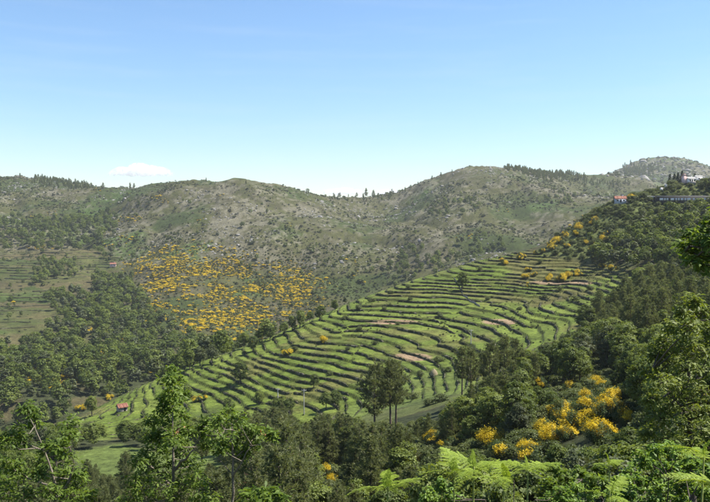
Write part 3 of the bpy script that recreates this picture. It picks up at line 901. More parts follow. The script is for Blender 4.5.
def gn_stuff(name, pts, scales, meshes, mats_unused, rng, label, tilt=0.0, kindname=None):
    """one object: points that carry instances of a few source meshes"""
    src = bpy.data.collections.new(name + '_sources')
    for i, me in enumerate(meshes):
        o = bpy.data.objects.new('%s_source' % name, me); src.objects.link(o)
    me = bpy.data.meshes.new(name)
    n = len(pts)
    me.vertices.add(n); me.vertices.foreach_set('co', np.asarray(pts, np.float32).ravel())
    sc = np.asarray(scales, np.float32)
    if sc.ndim == 1: sc = np.repeat(sc[:, None], 3, 1)
    a = me.attributes.new('size', 'FLOAT_VECTOR', 'POINT'); a.data.foreach_set('vector', sc.astype(np.float32).ravel())
    rot = np.column_stack([rng.normal(0, tilt, n), rng.normal(0, tilt, n), rng.uniform(0, 6.28, n)]).astype(np.float32)
    a = me.attributes.new('turn', 'FLOAT_VECTOR', 'POINT'); a.data.foreach_set('vector', rot.ravel())
    a = me.attributes.new('pick', 'INT', 'POINT'); a.data.foreach_set('value', rng.integers(0, len(meshes), n).astype(np.int32))
    ng = bpy.data.node_groups.new(name + '_nodes', 'GeometryNodeTree')
    ng.interface.new_socket('Geometry', in_out='INPUT', socket_type='NodeSocketGeometry')
    ng.interface.new_socket('Geometry', in_out='OUTPUT', socket_type='NodeSocketGeometry')
    gi, go = ng.nodes.new('NodeGroupInput'), ng.nodes.new('NodeGroupOutput')
    ci = ng.nodes.new('GeometryNodeCollectionInfo'); ci.inputs['Collection'].default_value = src
    ci.inputs['Separate Children'].default_value = True; ci.inputs['Reset Children'].default_value = True
    ip = ng.nodes.new('GeometryNodeInstanceOnPoints'); ip.inputs['Pick Instance'].default_value = True
    def named(nm, typ):
        q = ng.nodes.new('GeometryNodeInputNamedAttribute'); q.data_type = typ; q.inputs['Name'].default_value = nm
        return q.outputs['Attribute']
    ng.links.new(gi.outputs[0], ip.inputs['Points']); ng.links.new(ci.outputs[0], ip.inputs['Instance'])
    ng.links.new(named('pick', 'INT'), ip.inputs['Instance Index'])
    er = ng.nodes.new('FunctionNodeEulerToRotation'); ng.links.new(named('turn', 'FLOAT_VECTOR'), er.inputs[0]); ng.links.new(er.outputs[0], ip.inputs['Rotation'])
    ng.links.new(named('size', 'FLOAT_VECTOR'), ip.inputs['Scale'])
    ng.links.new(ip.outputs[0], go.inputs[0])
    o = link(name, me)
    md = o.modifiers.new('scatter', 'NODES'); md.node_group = ng
    tag(o, label, kind='stuff')
    return o

TREES = []          # individuals: (object, kind phrase, X, Y, Z of the crown's middle)
def plant(name, meshes, loc, sc, rz, part_names, cat, group, phrase, h):
    """a thing: an Empty at the foot with its parts"""
    e = link(name, None, loc=loc, rz=rz, sc=sc)
    e.empty_display_size = 0.5
    for me, pn in zip(meshes, part_names):
        link(pn, me, e)
    tag(e, None, cat, group)
    szv = sc[2] if hasattr(sc, '__len__') else sc
    TREES.append((e, phrase, loc[0], loc[1], loc[2] + 0.6 * h * szv))
    return e
# ------------------------------------------------------------------ source meshes of the plants
OAK_N = [make_oak(100 + i, h=8.0, wide=w, leaves=(230, 26), leaf=0.30, mat=(m_oak, m_oak, m_oak2, m_oak, m_oak3, m_oak, m_oak2)[i]) for i, w in enumerate((2.7, 3.1, 2.5, 3.3, 2.9, 2.6, 2.4))]
OAK_F = [make_oak(200 + i, h=8.0, wide=w, leaves=(130, 9), leaf=0.58, mat=(m_oak, m_oak, m_oak3, m_oak, m_oak2)[i]) for i, w in enumerate((2.9, 3.3, 2.3, 3.5, 2.6))]
PINE_N = [make_pine(300 + i, h=12.0, crown0=c, wide=w, whorls=14) for i, (c, w) in enumerate(((0.10, 2.7), (0.16, 3.0), (0.12, 2.4), (0.2, 2.8), (0.08, 3.1)))]
PINE_T = [make_pine(330 + i, h=14.0, crown0=c, wide=w, whorls=12, shape='round') for i, (c, w) in enumerate(((0.46, 2.3), (0.40, 2.7), (0.5, 2.0)))]
PINE_F = [make_pine(360 + i, h=12.0, crown0=c, wide=w, whorls=10, blades=9, tuft=1.1) for i, (c, w) in enumerate(((0.15, 2.3), (0.22, 2.7), (0.1, 2.0)))]
for _, c in PINE_F: pass
BROOM_N = [make_broom(400 + i, h=2.0, wide=w, n=4200, flower=f, leaf=0.095) for i, (w, f) in enumerate(((1.3, 0.57), (1.1, 0.52), (1.5, 0.60), (1.2, 0.50)))]
BROOM_F = [make_broom(430 + i, h=2.0, wide=1.5, n=330, flower=f, leaf=0.33) for i, f in enumerate((0.7, 0.56, 0.78))]
SHRUB_N = [make_bush(500 + i, 1.6, 1.3, (150, 12), 0.20) for i in range(4)]
SHRUB_F = [make_bush(520 + i, 1.4, 1.2, (34, 7), 0.55) for i in range(4)]
HEATH = [make_bush(540 + i, 1.0, 1.3, (22, 6), 0.62, m_heath, name='heath') for i in range(4)]
m_rock = rough_mat('granite', [(0.3, (0.12, 0.112, 0.098)), (0.55, (0.225, 0.212, 0.19)), (0.75, (0.33, 0.31, 0.285))], scale=2.0, bump=0.6)
ROCKS = [make_rock(560 + i, m_rock) for i in range(5)]

# ------------------------------------------------------------------ where they grow
sr = np.random.default_rng(77)
CANOPY = np.array([(-60, 436), (60, 428), (100, 428), (150, 424), (200, 421), (225, 414), (250, 402), (290, 404), (330, 412), (365, 425), (400, 428), (440, 412), (470, 388), (520, 356), (560, 340), (600, 314), (640, 290), (665, 274), (680, 240), (710, 228), (780, 220)], float)
KEEP = [(122, 407), (304, 400), (304, 412), (190, 463), (215, 458), (110, 466), (140, 466), (90, 456), (165, 466), (410, 395), (425, 392), (345, 405), (400, 405), (422, 408), (360, 412), (140, 418), (115, 421), (160, 420)]
BROOM_AT = [(432, 439, 1.0), (444, 443, .8), (452, 441, .8), (486, 434, .9), (491, 442, 1.0), (497, 453, .9), (530, 456, 1.0), (526, 448, .7), (552, 410, .9), (560, 416, 1.1), (572, 427, 1.1), (566, 434, .8),
            (553, 434, .9), (584, 408, .9), (592, 412, 1.2), (606, 406, 1.0), (618, 399, 1.0), (612, 392, .8), (600, 439, 1.1), (597, 431, .9), (603, 419, 1.1), (590, 421, 1.0), (541, 381, .9), (569, 386, .9),
            (603, 383, .9), (596, 378, .8), (623, 419, .8), (587, 397, .9), (577, 416, 1.0), (707, 404, 1.0), (328, 469, .9), (333, 473, .6), (425, 458, .8), (612, 412, 1.0), (564, 424, 1.0), (545, 427, .8), (579, 400, .8)]
brooms = []
for px, py, s in BROOM_AT:
    p = hit([px], [py + 9])[0]
    brooms.append((px, py, p, s * 1.25))
KEEPB = [(b[0], b[1], b[2][1]) for b in brooms] + [(a, b, 400.0) for a, b in KEEP]

CANDS = []            # kind, X, Y, Z, height, px size
def offer(kind, pts, h0, h1, clamp=False, ymax=250):
    for X, Y, Z in pts:
        h = sr.uniform(h0, h1)
        px, base = proj(X, Y, Z)
        top = proj(X, Y, Z + h)[1]
        if clamp:
            lim = np.interp(px, CANOPY[:, 0], CANOPY[:, 1]) + sr.uniform(-6, 6)
            if top < lim and Y < ymax:
                k = (base - lim) / max(base - top, 1e-3)
                if k < 0.5: continue
                h *= k; top = lim
            half = 0.30 * (base - top) * (1.25 if kind == 'oak' else 0.75)
            low = top
            for bx, by, bY in KEEPB:                 # leave the view open to what stands behind
                if Y < bY + 1 and abs(px - bx) < half + 3 and top - 3 < by < base + 4: low = max(low, by + sr.uniform(7, 12))
            if low > top:
                h *= (base - low) / max(base - top, 1e-3)
                if h < 2.2 or h * F / Y < 8: continue
                top = low
        if top > 505 or px < -35 or px > 745: continue
        CANDS.append((kind, X, Y, Z, h, F * h / Y))

WR = [(594, 246), (622, 238), (648, 228), (672, 216), (720, 208), (760, 300), (760, 700), (430, 700), (430, 430), (470, 397), (520, 367), (560, 342), (600, 312), (640, 292), (664, 276), (645, 270), (605, 267), (583, 256)]
WRP = [(560, 350), (600, 318), (640, 296), (668, 276), (720, 262), (720, 345), (650, 352), (600, 350)]
WP = [(215, 428), (250, 408), (290, 408), (340, 425), (430, 428), (440, 700), (140, 700), (150, 500), (200, 480)]
for (poly, kind, y0, y1, sp, h0, h1) in (
        (WR, 'oak', 34, 130, 3.5, 4.5, 8.0), (WR, 'oak', 130, 270, 5.6, 6.0, 9.0), (WR, 'oak', 270, 440, 5.8, 6.0, 9.5),
        (WP, 'pine', 60, 190, 5.2, 8.5, 13.0), (WP, 'oak', 60, 190, 9.0, 4.5, 7.0)):
    pts = scatter(poly, sp, sr, y0, y1, slack=60)
    if kind == 'oak' and poly is WR:
        px, py = proj(pts[:, 0], pts[:, 1], pts[:, 2])
        isp = (poly_sd(WRP, px, py) > 0) & (sr.random(len(pts)) < 0.75) & (pts[:, 1] > 120)
        offer('pine', pts[isp], 8.0, 12.0, True)
        # young pines among the oaks under the stand of tall trunks
        isq = ~isp & (px > 440) & (px < 540) & (pts[:, 1] > 110) & (sr.random(len(pts)) < 0.35)
        offer('pine', pts[isq], 7.0, 11.0, True)
        offer('oak', pts[~isp & ~isq], h0, h1, True)
    else:
        offer(kind, pts, h0, h1, True)
WL = [(-40, 425), (30, 428), (60, 430), (110, 436), (150, 432), (200, 420), (215, 412), (240, 424), (225, 436), (180, 448), (150, 449), (120, 446), (80, 452), (20, 500), (-40, 520)]
offer('oak', scatter(WL, 5.0, sr, 150, 330, slack=8), 6.0, 9.0, True, 340)
offer('pine', scatter([(70, 484), (170, 484), (220, 480), (200, 640), (70, 640), (-40, 640), (-40, 520)], 5.5, sr, 70, 190, slack=60), 5.0, 8.0, True)
n_near = len(CANDS)
W5 = [(-40, 352), (45, 346), (60, 318), (45, 300), (90, 292), (100, 282), (130, 282), (148, 305), (165, 325), (205, 347), (240, 347), (300, 322), (240, 356), (180, 378), (110, 404), (60, 426), (-40, 434)]
offer('oak', scatter(W5, 7.6, sr, 345, 900, slack=12, jitter_keep=0.80), 4.0, 15.0)
W6 = [(-40, 218), (20, 222), (60, 220), (110, 213), (118, 226), (98, 246), (60, 252), (20, 250), (-40, 250)]
offer('oak', scatter(W6, 11.0, sr, 950, 1350, slack=4), 6.0, 15.0)
offer('oak', scatter([(45, 262), (75, 262), (75, 276), (50, 280), (30, 290), (25, 285)], 10.0, sr, 700, 1100), 7.0, 11.0)
offer('oak', scatter([(97, 252), (116, 254), (116, 262), (97, 262)], 10.0, sr, 800, 1100), 8, 13)
offer('oak', scatter([(95, 280), (132, 278), (136, 300), (95, 300)], 9.0, sr, 700, 1000), 8, 12)
offer('oak', scatter([(385, 262), (400, 250), (440, 248), (477, 240), (520, 243), (500, 252), (455, 268), (420, 284), (385, 290)], 12.0, sr, 700, 1200, 0.75), 7.0, 12.0)
offer('oak', scatter([(430, 200), (477, 196), (480, 212), (455, 220), (430, 216)], 17.0, sr, 900, 1500, 0.7), 7, 12)
offer('oak', scatter([(545, 196), (575, 198), (578, 216), (545, 216)], 15.0, sr, 900, 1500, 0.6), 7, 11)
offer('oak', scatter([(240, 262), (300, 258), (330, 275), (300, 278), (240, 275)], 20.0, sr, 700, 1200, 0.5), 6, 10)
offer('oak', scatter([(0, 190), (330, 190), (620, 190), (600, 245), (380, 300), (150, 330), (0, 340)], 48.0, sr, 560, 1600, 0.6), 4, 9)
offer('pine', scatter([(505, 168), (540, 170), (600, 177), (630, 181), (625, 187), (600, 186), (545, 179), (505, 174)], 7.5, sr, 1450, 1720, 0.85, slack=5), 5, 11)
offer('pine', scatter([(35, 178), (60, 181), (92, 187), (90, 193), (50, 187), (30, 183)], 12.0, sr, 1450, 1680, slack=4), 7, 12)
offer('pine', scatter([(622, 167), (655, 168), (655, 176), (640, 178), (622, 175)], 15.0, sr, 2000, 2700, slack=4), 10, 16)
offer('pine', scatter([(333, 196), (396, 193), (396, 201), (333, 204)], 17.0, sr, 1300, 1700, 0.45, slack=4), 5, 12)
# trees that stand out against the sky or on their own
SOLO = [('pine', 366, 198, 19), ('pine', 373.5, 198, 16), ('pine', 20, 178, 9), ('pine', 15, 178.5, 7), ('pine', 8, 179, 7), ('pine', 103, 190, 12), ('pine', 130, 189, 12), ('pine', 134, 188.5, 10), ('pine', 206, 182, 8), ('pine', 246, 184, 7),
        ('pine', 432, 181, 9), ('pine', 441, 177, 9), ('pine', 418, 186, 9), ('pine', 405, 192, 10), ('pine', 400, 194, 9), ('pine', 452, 173, 7), ('pine', 411, 189, 8),
        ('oak', 240, 384, 9.0), ('oak', 229, 412, 6), ('oak', 259, 405, 5), ('oak', 282, 415, 6.5), ('oak', 290, 416, 6.5), ('oak', 276, 414, 5.5), ('oak', 314, 388, 5), ('oak', 253, 352, 7), ('oak', 462, 291, 9), ('oak', 188, 400, 5.5),
        ('oak', 92, 416, 8), ('oak', 270, 341, 7), ('oak', 262, 342, 7), ('oak', 244, 347, 7), ('oak', 292, 331, 7), ('oak', 300, 328, 8), ('oak', 310, 324, 6), ('oak', 320, 320, 7), ('oak', 284, 334, 6), ('oak', 335, 312, 6),
        ('oak', 200, 365, 9), ('oak', 190, 370, 9), ('oak', 212, 362, 8), ('oak', 180, 374, 8), ('oak', 335, 408, 6), ('oak', 326, 410, 6), ('oak', 706, 188, 6), ('oak', 712, 190, 7), ('oak', 702, 190, 4)]
for kind, px, py, h in SOLO:
    p = hit([px], [py])[0]
    CANDS.append((kind, p[0], p[1], p[2] - 0.1, h, F * h / p[1] + 1000))
# edge of the spur: bushes and small trees against the valley
edge = scatter([(232, 356), (250, 345), (330, 310), (352, 300), (335, 306), (250, 338)], 5.0, sr, 300, 460, slack=3)
offer('oak', edge, 3.0, 5.5)

offer('oak', scatter([(592, 214), (622, 204), (650, 204), (670, 212), (650, 226), (600, 244), (575, 250)], 9.0, sr, 300, 460, 0.5, slack=3), 3.0, 5.5)
# tall bare-trunked pines
TALL = [(375, 440, 150, 15.0, 1), (391, 436, 152, 15.0, 0), (396, 432, 158, 14.5, 0), (462, 405, 172, 13.0, 2), (470, 402, 178, 12.5, 1), (490, 402, 168, 13.0, 1), (505, 392, 172, 12.5, 0), (498, 398, 180, 12, 2), (483, 400, 182, 11.5, 0), (515, 388, 180, 11.5, 1)]
for px, py, Y, h, v in TALL:
    q = unproj(px, py, Y); z = float(ground_z(q[:1], np.array([Y]))[0])
    top = unproj(px, py - h * F / Y, Y)[2]
    hh = max(top - z, 8)
    plant('pine_tree', PINE_T[v], (q[0], Y, z), hh / 14.0, sr.uniform(0, 6.28), ('trunk', 'crown'), 'tree', 'tall bare-trunked pines', 'tall bare-trunked pine', 14.0)

for px, py, p, s in brooms:
    plant('broom_bush', BROOM_N[int(sr.integers(4))], (p[0], p[1], p[2] - 0.1), (s * 1.1, s * 1.1, s * sr.uniform(0.9, 1.25)), sr.uniform(0, 6.28), ('stems', 'blossom'), 'bush', 'flowering broom bushes', 'yellow flowering broom', 2.0)
# broom on the spur
for px, py, s in [(520, 259, 1.2), (504, 263, 1.0), (524, 279, .9), (530, 272, .9), (548, 282, 1.2), (562, 281, 1.2), (566, 279, 1.0), (578, 276, .8), (611, 271, 1.0), (600, 268, 1.0), (550, 247, 1.4), (558, 243, 1.3), (566, 238, 1.3), (575, 236, 1.5), (552, 251, 1.2),
                  (586, 243, 1.0), (598, 247, 1.3), (604, 243, 1.4), (593, 252, 1.0), (607, 238, 1.2), (566, 249, 1.0), (541, 254, 1.0), (660, 255, 1.2), (323, 341, .9), (286, 356, 1.0), (253, 344, .8), (200, 399, .8), (80, 411, 1.2), (85, 410, 1.2), (108, 400, 1.1),
                  (112, 398, 1.0), (155, 372, 1.4), (161, 370, 1.2), (151, 375, 1.0), (535, 277, .8), (528, 286, .8), (630, 200, 1.2), (575, 222, 1.2), (584, 218, 1.0), (570, 228, 1.3), (580, 229, 1.3), (594, 224, 1.1)]:
    for _k in range(int(sr.integers(2, 5))):
      p = hit([px], [py])[0]; p[0] += sr.normal(0, 1.4 * (_k > 0)); p[1] += sr.normal(0, 1.6 * (_k > 0)); p[2] = float(ground_z(p[:1], p[1:2])[0])
      plant('broom_bush', BROOM_N[int(sr.integers(4))], (p[0], p[1], p[2] - 0.1), s * sr.uniform(0.95, 1.55), sr.uniform(0, 6.28), ('stems', 'blossom'), 'bush', 'flowering broom bushes', 'yellow flowering broom', 2.0)

# the largest in view stand as individuals, the rest as woodland
CAP = {'oak': 285, 'pine': 225}
for kind in ('oak', 'pine'):
    L = sorted([c for c in CANDS if c[0] == kind], key=lambda c: -c[5])
    ind, rest = L[:CAP[kind]], L[CAP[kind]:]
    for (_, X, Y, Z, h, s) in ind:
        near = Y < 470
        if kind == 'oak':
            ms = (OAK_N if near else OAK_F); s_ = h / 8.0
            plant('oak_tree', ms[int(sr.integers(len(ms)))], (X, Y, Z), (s_ * sr.uniform(0.85, 1.25), s_ * sr.uniform(0.85, 1.25), s_), sr.uniform(0, 6.28), ('trunk', 'crown'), 'tree', 'round-crowned oaks', None, 8.0)
        else:
            ms = (PINE_N if near else PINE_F); s_ = h / 12.0
            plant('pine_tree', ms[int(sr.integers(len(ms)))], (X, Y, Z), (s_ * sr.uniform(0.9, 1.25), s_ * sr.uniform(0.9, 1.25), s_), sr.uniform(0, 6.28), ('trunk', 'crown'), 'tree', 'pines', None, 12.0)
    if rest:
        R = np.array([c[1:5] for c in rest]); base = 8.0 if kind == 'oak' else 12.0
        for nm, sel, src, lab in (('woodland', R[:, 1] > 330, OAK_F if kind == 'oak' else PINE_F, 'far woodland of %s filling the valley and the hills' % ('dark round oaks' if kind == 'oak' else 'dark pines')),
                                  ('wood', R[:, 1] <= 330, OAK_N if kind == 'oak' else PINE_N, 'dense mass of %s behind the nearer trees' % ('oaks' if kind == 'oak' else 'pines'))):
            if sel.any():
                ms = []
                for tr_, cr_ in src: ms += [(tr_, cr_)]
                Q = R[sel]
                sz = Q[:, 3] / base
                S3 = np.column_stack([sz * sr.uniform(0.9, 1.3, len(sz)), sz * sr.uniform(0.9, 1.3, len(sz)), sz])
                joined = []
                for tr_, cr_ in ms:                       # crown and trunk of a far tree share one source
                    joined.append(cr_)
                gn_stuff(nm, Q[:, :3], S3, joined, None, sr, lab)
    print(kind, len(ind), len(rest))

# ------------------------------------------------------------------ heath, boulders, broom and scrub that nobody could count
hp = scatter([(-50, 170), (330, 190), (600, 170), (720, 185), (720, 260), (560, 262), (460, 285), (380, 300), (240, 352), (130, 345), (120, 245), (-50, 245)], 4.4, sr, 560, 1720, 0.8, slack=2)
px, py = proj(hp[:, 0], hp[:, 1], hp[:, 2])
nz = fbm(hp[:, 0], hp[:, 1], 90, 4, 61)
keep = (poly_sd(LEFTFIELD, px, py) < 0) & (sr.random(len(hp)) < 0.22 + 0.75 * sstep(-0.2, 0.55, nz + 0.35 * fbm(hp[:, 0], hp[:, 1], 24, 2, 67)))
hp = hp[keep]; nz = nz[keep]
gs = sr.random(len(hp)) < sstep(-0.2, 1.0, nz) * 0.7
gn_stuff('heath', hp[~gs], sr.gamma(3.0, 0.27, (~gs).sum()), HEATH, None, sr, 'low brown heath covering the hills across the valley')
gn_stuff('scrub', hp[gs], sr.gamma(3.0, 0.32, gs.sum()), SHRUB_F, None, sr, 'scattered green scrub on the hills across the valley')
rp = scatter([(-50, 170), (330, 186), (480, 160), (720, 185), (720, 245), (560, 250), (380, 285), (260, 265), (130, 245), (-50, 215)], 4.6, sr, 850, 1720, 0.9, slack=2)
nz = fbm(rp[:, 0], rp[:, 1], 70, 4, 62) + 0.5 * fbm(rp[:, 0], rp[:, 1], 20, 2, 63)
rp = rp[sr.random(len(rp)) < sstep(0.15, 1.0, nz) * 0.9]
gn_stuff('boulders', rp - [0, 0, 0.2], np.minimum(sr.gamma(1.5, 0.45, len(rp)) + 0.3, 4.5), ROCKS, None, sr, 'pale granite boulders strewn over the far hillsides', tilt=0.25)
fp = scatter([(600, 178), (632, 162), (668, 156), (695, 162), (720, 170), (720, 190), (600, 190)], 17.0, sr, 1750, 2720, 0.8, slack=2)
gn_stuff('peak_boulders', fp - [0, 0, 0.4], sr.gamma(2.2, 1.2, len(fp)) + 0.8, ROCKS, None, sr, 'granite boulders on the bald distant peak', tilt=0.25)
fp = scatter([(600, 178), (632, 162), (668, 156), (695, 162), (720, 170), (720, 190), (600, 190)], 16.0, sr, 1750, 2720, 0.7, slack=2)
gn_stuff('peak_heath', fp, sr.uniform(1.5, 4, len(fp)), HEATH + SHRUB_F, None, sr, 'low heath on the bald distant peak')
BROOM_W = [(112, 256), (150, 240), (210, 238), (255, 247), (305, 252), (342, 282), (336, 304), (305, 326), (262, 344), (215, 352), (172, 342), (140, 315), (118, 292)]
bpnt = scatter(BROOM_W, 1.9, sr, 600, 1100, 1.0, slack=2)
nz = fbm(bpnt[:, 0], bpnt[:, 1], 38, 4, 64)
bqx, bqy = proj(bpnt[:, 0], bpnt[:, 1], bpnt[:, 2])
kb = sr.random(len(bpnt)) < (0.10 + 0.82 * sstep(-0.40, 0.45, nz + 0.35 * fbm(bpnt[:, 0], bpnt[:, 1], 11, 2, 65))) * sstep(-11, 24, poly_sd(BROOM, bqx, bqy))
bl = [bpnt[kb]]
for (x0, y0, rx, ry, k) in ((200, 221, 5, 3, 14), (158, 199, 9, 3, 40), (166, 203, 4, 2, 12), (128, 219, 14, 4, 60), (125, 240, 8, 5, 30), (32, 217, 9, 2, 26), (52, 214, 5, 2, 12), (42, 248, 17, 2, 46), (97, 190, 5, 2, 14), (108, 248, 6, 3, 18), (220, 195, 4, 2, 8),
                            (13, 304, 3, 2, 6), (88, 330, 12, 8, 44), (100, 350, 9, 7, 40), (60, 383, 18, 7, 90), (120, 345, 10, 12, 40), (35, 375, 10, 8, 30), (150, 322, 8, 6, 30), (15, 350, 12, 2, 26), (170, 249, 16, 3, 24), (460, 238, 6, 5, 14), (470, 236, 4, 3, 10), (355, 272, 3, 10, 14), (363, 282, 2, 4, 6), (345, 262, 2, 4, 6), (290, 226, 6, 3, 9), (80, 320, 4, 3, 8), (110, 335, 4, 6, 14), (500, 212, 10, 5, 6)):
    a = sr.uniform(0, 6.28, k); q = np.sqrt(sr.random(k))
    bl.append(hit(x0 + np.cos(a) * q * rx, y0 + np.sin(a) * q * ry))
bl = np.concatenate(bl)
bs_ = np.clip(sr.gamma(2.4, 0.21, len(bl)), 0.15, 1.5)
gn_stuff('far_broom', bl, np.column_stack([bs_ * 1.35, bs_ * 1.35, bs_ * 0.85]), [b for _, b in BROOM_F], None, sr, 'yellow flowering broom covering the hillside across the valley')
gn_stuff('far_broom_stems', bl[::2] + [0.5, 0, 0], sr.uniform(0.8, 1.3, len(bl[::2])), SHRUB_F[:2] + HEATH[:1], None, sr, 'green and brown scrub between the broom across the valley')
# scrub and rough grass on the spur and in the near woods
sp_ = scatter([(540, 255), (560, 238), (590, 207), (620, 190), (660, 182), (760, 176), (760, 235), (650, 240), (600, 262)], 2.3, sr, 250, 470, 0.9, slack=3)
sp_ = sp_[sr.random(len(sp_)) < 0.42 + 0.58 * sstep(-0.3, 0.4, fbm(sp_[:, 0], sp_[:, 1], 18, 3, 68))]
gn_stuff('spur_scrub', sp_, sr.gamma(4, 0.2, len(sp_)), SHRUB_N, None, sr, 'green scrub covering the upper end of the spur')
up_ = scatter([(430, 430), (470, 400), (520, 368), (600, 312), (660, 265), (760, 230), (760, 700), (-60, 700), (-60, 470), (80, 482), (240, 478), (330, 425)], 2.4, sr, 16, 250, 0.85, slack=60)
upx, upy = proj(up_[:, 0], up_[:, 1], up_[:, 2])
cov = np.zeros(len(up_), bool)
for bx, by, bp_, s in brooms: cov |= (np.abs(upx - bx) < 9) & (up_[:, 1] < bp_[1] + 0.5) & (up_[:, 1] > bp_[1] - 9)
up_ = up_[~cov | (sr.random(len(up_)) < 0.45)]
gn_stuff('undergrowth', up_, sr.uniform(0.5, 1.3, len(up_)), SHRUB_N, None, sr, 'tangled undergrowth on the floor of the near woods')
# tufts along terrace walls and over the treads
tl = []
for o, X, Y, Z, ln in WALLS[:n0]:
    vs = np.array([v.co[:] for v in o.data.vertices]).reshape(-1, 5, 3)
    top = (vs[:, 2] * 0.6 + vs[:, 3] * 0.4)[::2] + np.array(o.location)
    tl.append(top[sr.random(len(top)) < 0.55])
    bot = vs[::3, 0] + np.array(o.location) + [0, 0, 0.3]
    tl.append(bot[sr.random(len(bot)) < 0.5])
tl = np.concatenate(tl); tl = tl + np.column_stack([sr.normal(0, 0.25, (len(tl), 2)), np.full(len(tl), -0.15)])
gn_stuff('weeds', tl, sr.uniform(0.08, 0.32, len(tl)) * np.where(sr.random(len(tl)) < 0.06, 2.0, 1.0), SHRUB_N, None, sr, 'weeds and brambles growing along the terrace walls')
tf = scatter(TERR, 2.6, sr, 200, 460, 0.45, slack=1)
nz = fbm(tf[:, 0], tf[:, 1], 40, 3, 66) + (proj(tf[:, 0], tf[:, 1], tf[:, 2])[0] - 420) / 400
tf = tf[sr.random(len(tf)) < sstep(-0.3, 0.9, nz)]
gn_stuff('tufts', tf, sr.uniform(0.08, 0.38, len(tf)), SHRUB_N, None, sr, 'rough tufts dotted over the terraces')

lf = scatter(LEFTFIELD, 6.0, sr, 560, 1150, 0.6, slack=1)
lf = lf[sr.random(len(lf)) < 0.15 + 0.7 * sstep(0.0, 0.6, fbm(lf[:, 0], lf[:, 1], 45, 3, 69))]
gn_stuff('field_scrub', lf, sr.gamma(3, 0.25, len(lf)), SHRUB_F + HEATH[:2], None, sr, 'scrub and tufts dotted over the far terraced fields')
# ------------------------------------------------------------------ near trees and plants, stem by stem
nrng = np.random.default_rng(909)
def near_tree(name, d, stems, clumps, leaf, rosettes, mat, bark, label, cat, twig=0.007, extra=None, part='foliage', lobed=True, depth=1.0):
    """stems: polylines of (px, py, metres nearer/farther, radius); clumps: (px, py, radius px, metres nearer/farther, weight)"""
    r = nrng
    S = []
    for st_ in stems:
        P = np.array([unproj(a, b, d + c) for a, b, c, _ in st_]); R = np.array([q[3] for q in st_])
        S.append((P, R))
    base = S[0][0][0].copy(); gz = float(ground_z(base[:1], base[1:2])[0])
    root = np.array([base[0], base[1], gz])
    e = link(name, None, loc=root); tag(e, label, cat)
    b = MB()
    nodes = []
    for k, (P, R) in enumerate(S):
        if k == 0:
            P = np.vstack([[base[0] + 0.05, base[1], gz - 0.3], [base[0] + 0.03, base[1], (gz + base[2]) / 2], P]); R = np.concatenate([[R[0] * 1.5, R[0] * 1.2], R])
        d_ = np.concatenate([[0], np.cumsum(np.linalg.norm(np.diff(P, axis=0), axis=1))])
        s = np.linspace(0, d_[-1], max(6, int(d_[-1] / 0.25)))
        PP = np.column_stack([np.interp(s, d_, P[:, i]) for i in range(3)]); RR = np.interp(s, d_, R)
        PP[1:-1] += r.normal(0, 0.012, PP[1:-1].shape)
        b.tube(PP - root, RR, 7); nodes.append(PP[len(PP) // 3 if k == 0 else 0:])
    nodes = np.vstack(nodes)
    LC, LN, LA, LT = [], [], [], []
    for (px, py, rp, dd, wgt) in clumps:
        c = unproj(px, py, d + dd); rad = rp / F * (d + dd)
        below = nodes[nodes[:, 2] < c[2] + 0.1] if (nodes[:, 2] < c[2] + 0.1).any() else nodes
        hor = np.hypot(below[:, 0] - c[0], below[:, 1] - c[1])
        j = below[np.argmin(np.linalg.norm(below - c, axis=1) + 0.8 * np.maximum(0, below[:, 2] - (c[2] - 0.4 * hor)))]
        mid = (j + c) / 2 + np.array([0, 0, -0.06]) + r.normal(0, 0.04, 3)
        b.tube(np.array([j, mid, c]) - root, [twig * 1.5, twig, twig * 0.5], 5)
        n = max(3, int(rosettes * wgt))
        q = c + unit(r.normal(size=(n, 3))) * (r.random((n, 1)) ** 0.45) * rad * np.array([1, depth, 0.9])
        tone = r.random() * 0.35
        for p in q:
            if r.random() < 0.6: b.tube(np.array([c, (c + p) / 2 + r.normal(0, 0.02, 3), p]) - root, [twig * 0.5, twig * 0.35, twig * 0.2], 3)
            k = int(r.integers(6, 11))
            out_ = unit(p - c + np.array([0, 0, 0.4 * rad]))
            a = unit(out_ * 0.6 + r.normal(0, 0.7, (k, 3)))
            nn = unit(np.array([0, 0, 0.8]) + out_ * 0.3 + r.normal(0, 0.45, (k, 3)))
            LC.append(p - root + r.normal(0, leaf * 0.35, (k, 3))); LA.append(a); LN.append(nn); LT.append(np.clip(tone + r.random(k) * 0.65, 0, 1))
    C, N, A, T = np.vstack(LC), np.vstack(LN), np.vstack(LA), np.concatenate(LT)
    link('trunk', b.mesh('trunk', [bark], True), e)
    if lobed:
        V, f = leaf_lobed(C, N, A, leaf, r)
        me = mesh_np(part, V, ngons=f, mats=[mat], tint=T)
    else:
        V, f = leaf_quads(C, N, leaf, r, 0.55)
        me = mesh_np(part, V, f, mats=[mat], tint=T)
    link(part, me, e)
    if extra:
        q = np.array([unproj(a, b_, d - 0.3) for a, b_ in extra]) - root
        q = np.repeat(q, 5, 0) + r.normal(0, 0.05, (len(q) * 5, 3))
        V, f = leaf_lobed(q, unit(r.normal(size=q.shape) + [0, -0.5, 0.5]), unit(r.normal(size=q.shape)), leaf * 0.9, r)
        link('withered_leaf_cluster', mesh_np('withered', V, ngons=f, mats=[m_redleaf], tint=r.random(len(q))), e)
    return e

def cl(pts, w=1.0, dj=0.5):
    return [(a, b, rp, float(nrng.normal(0, dj)), w) for a, b, rp in pts]

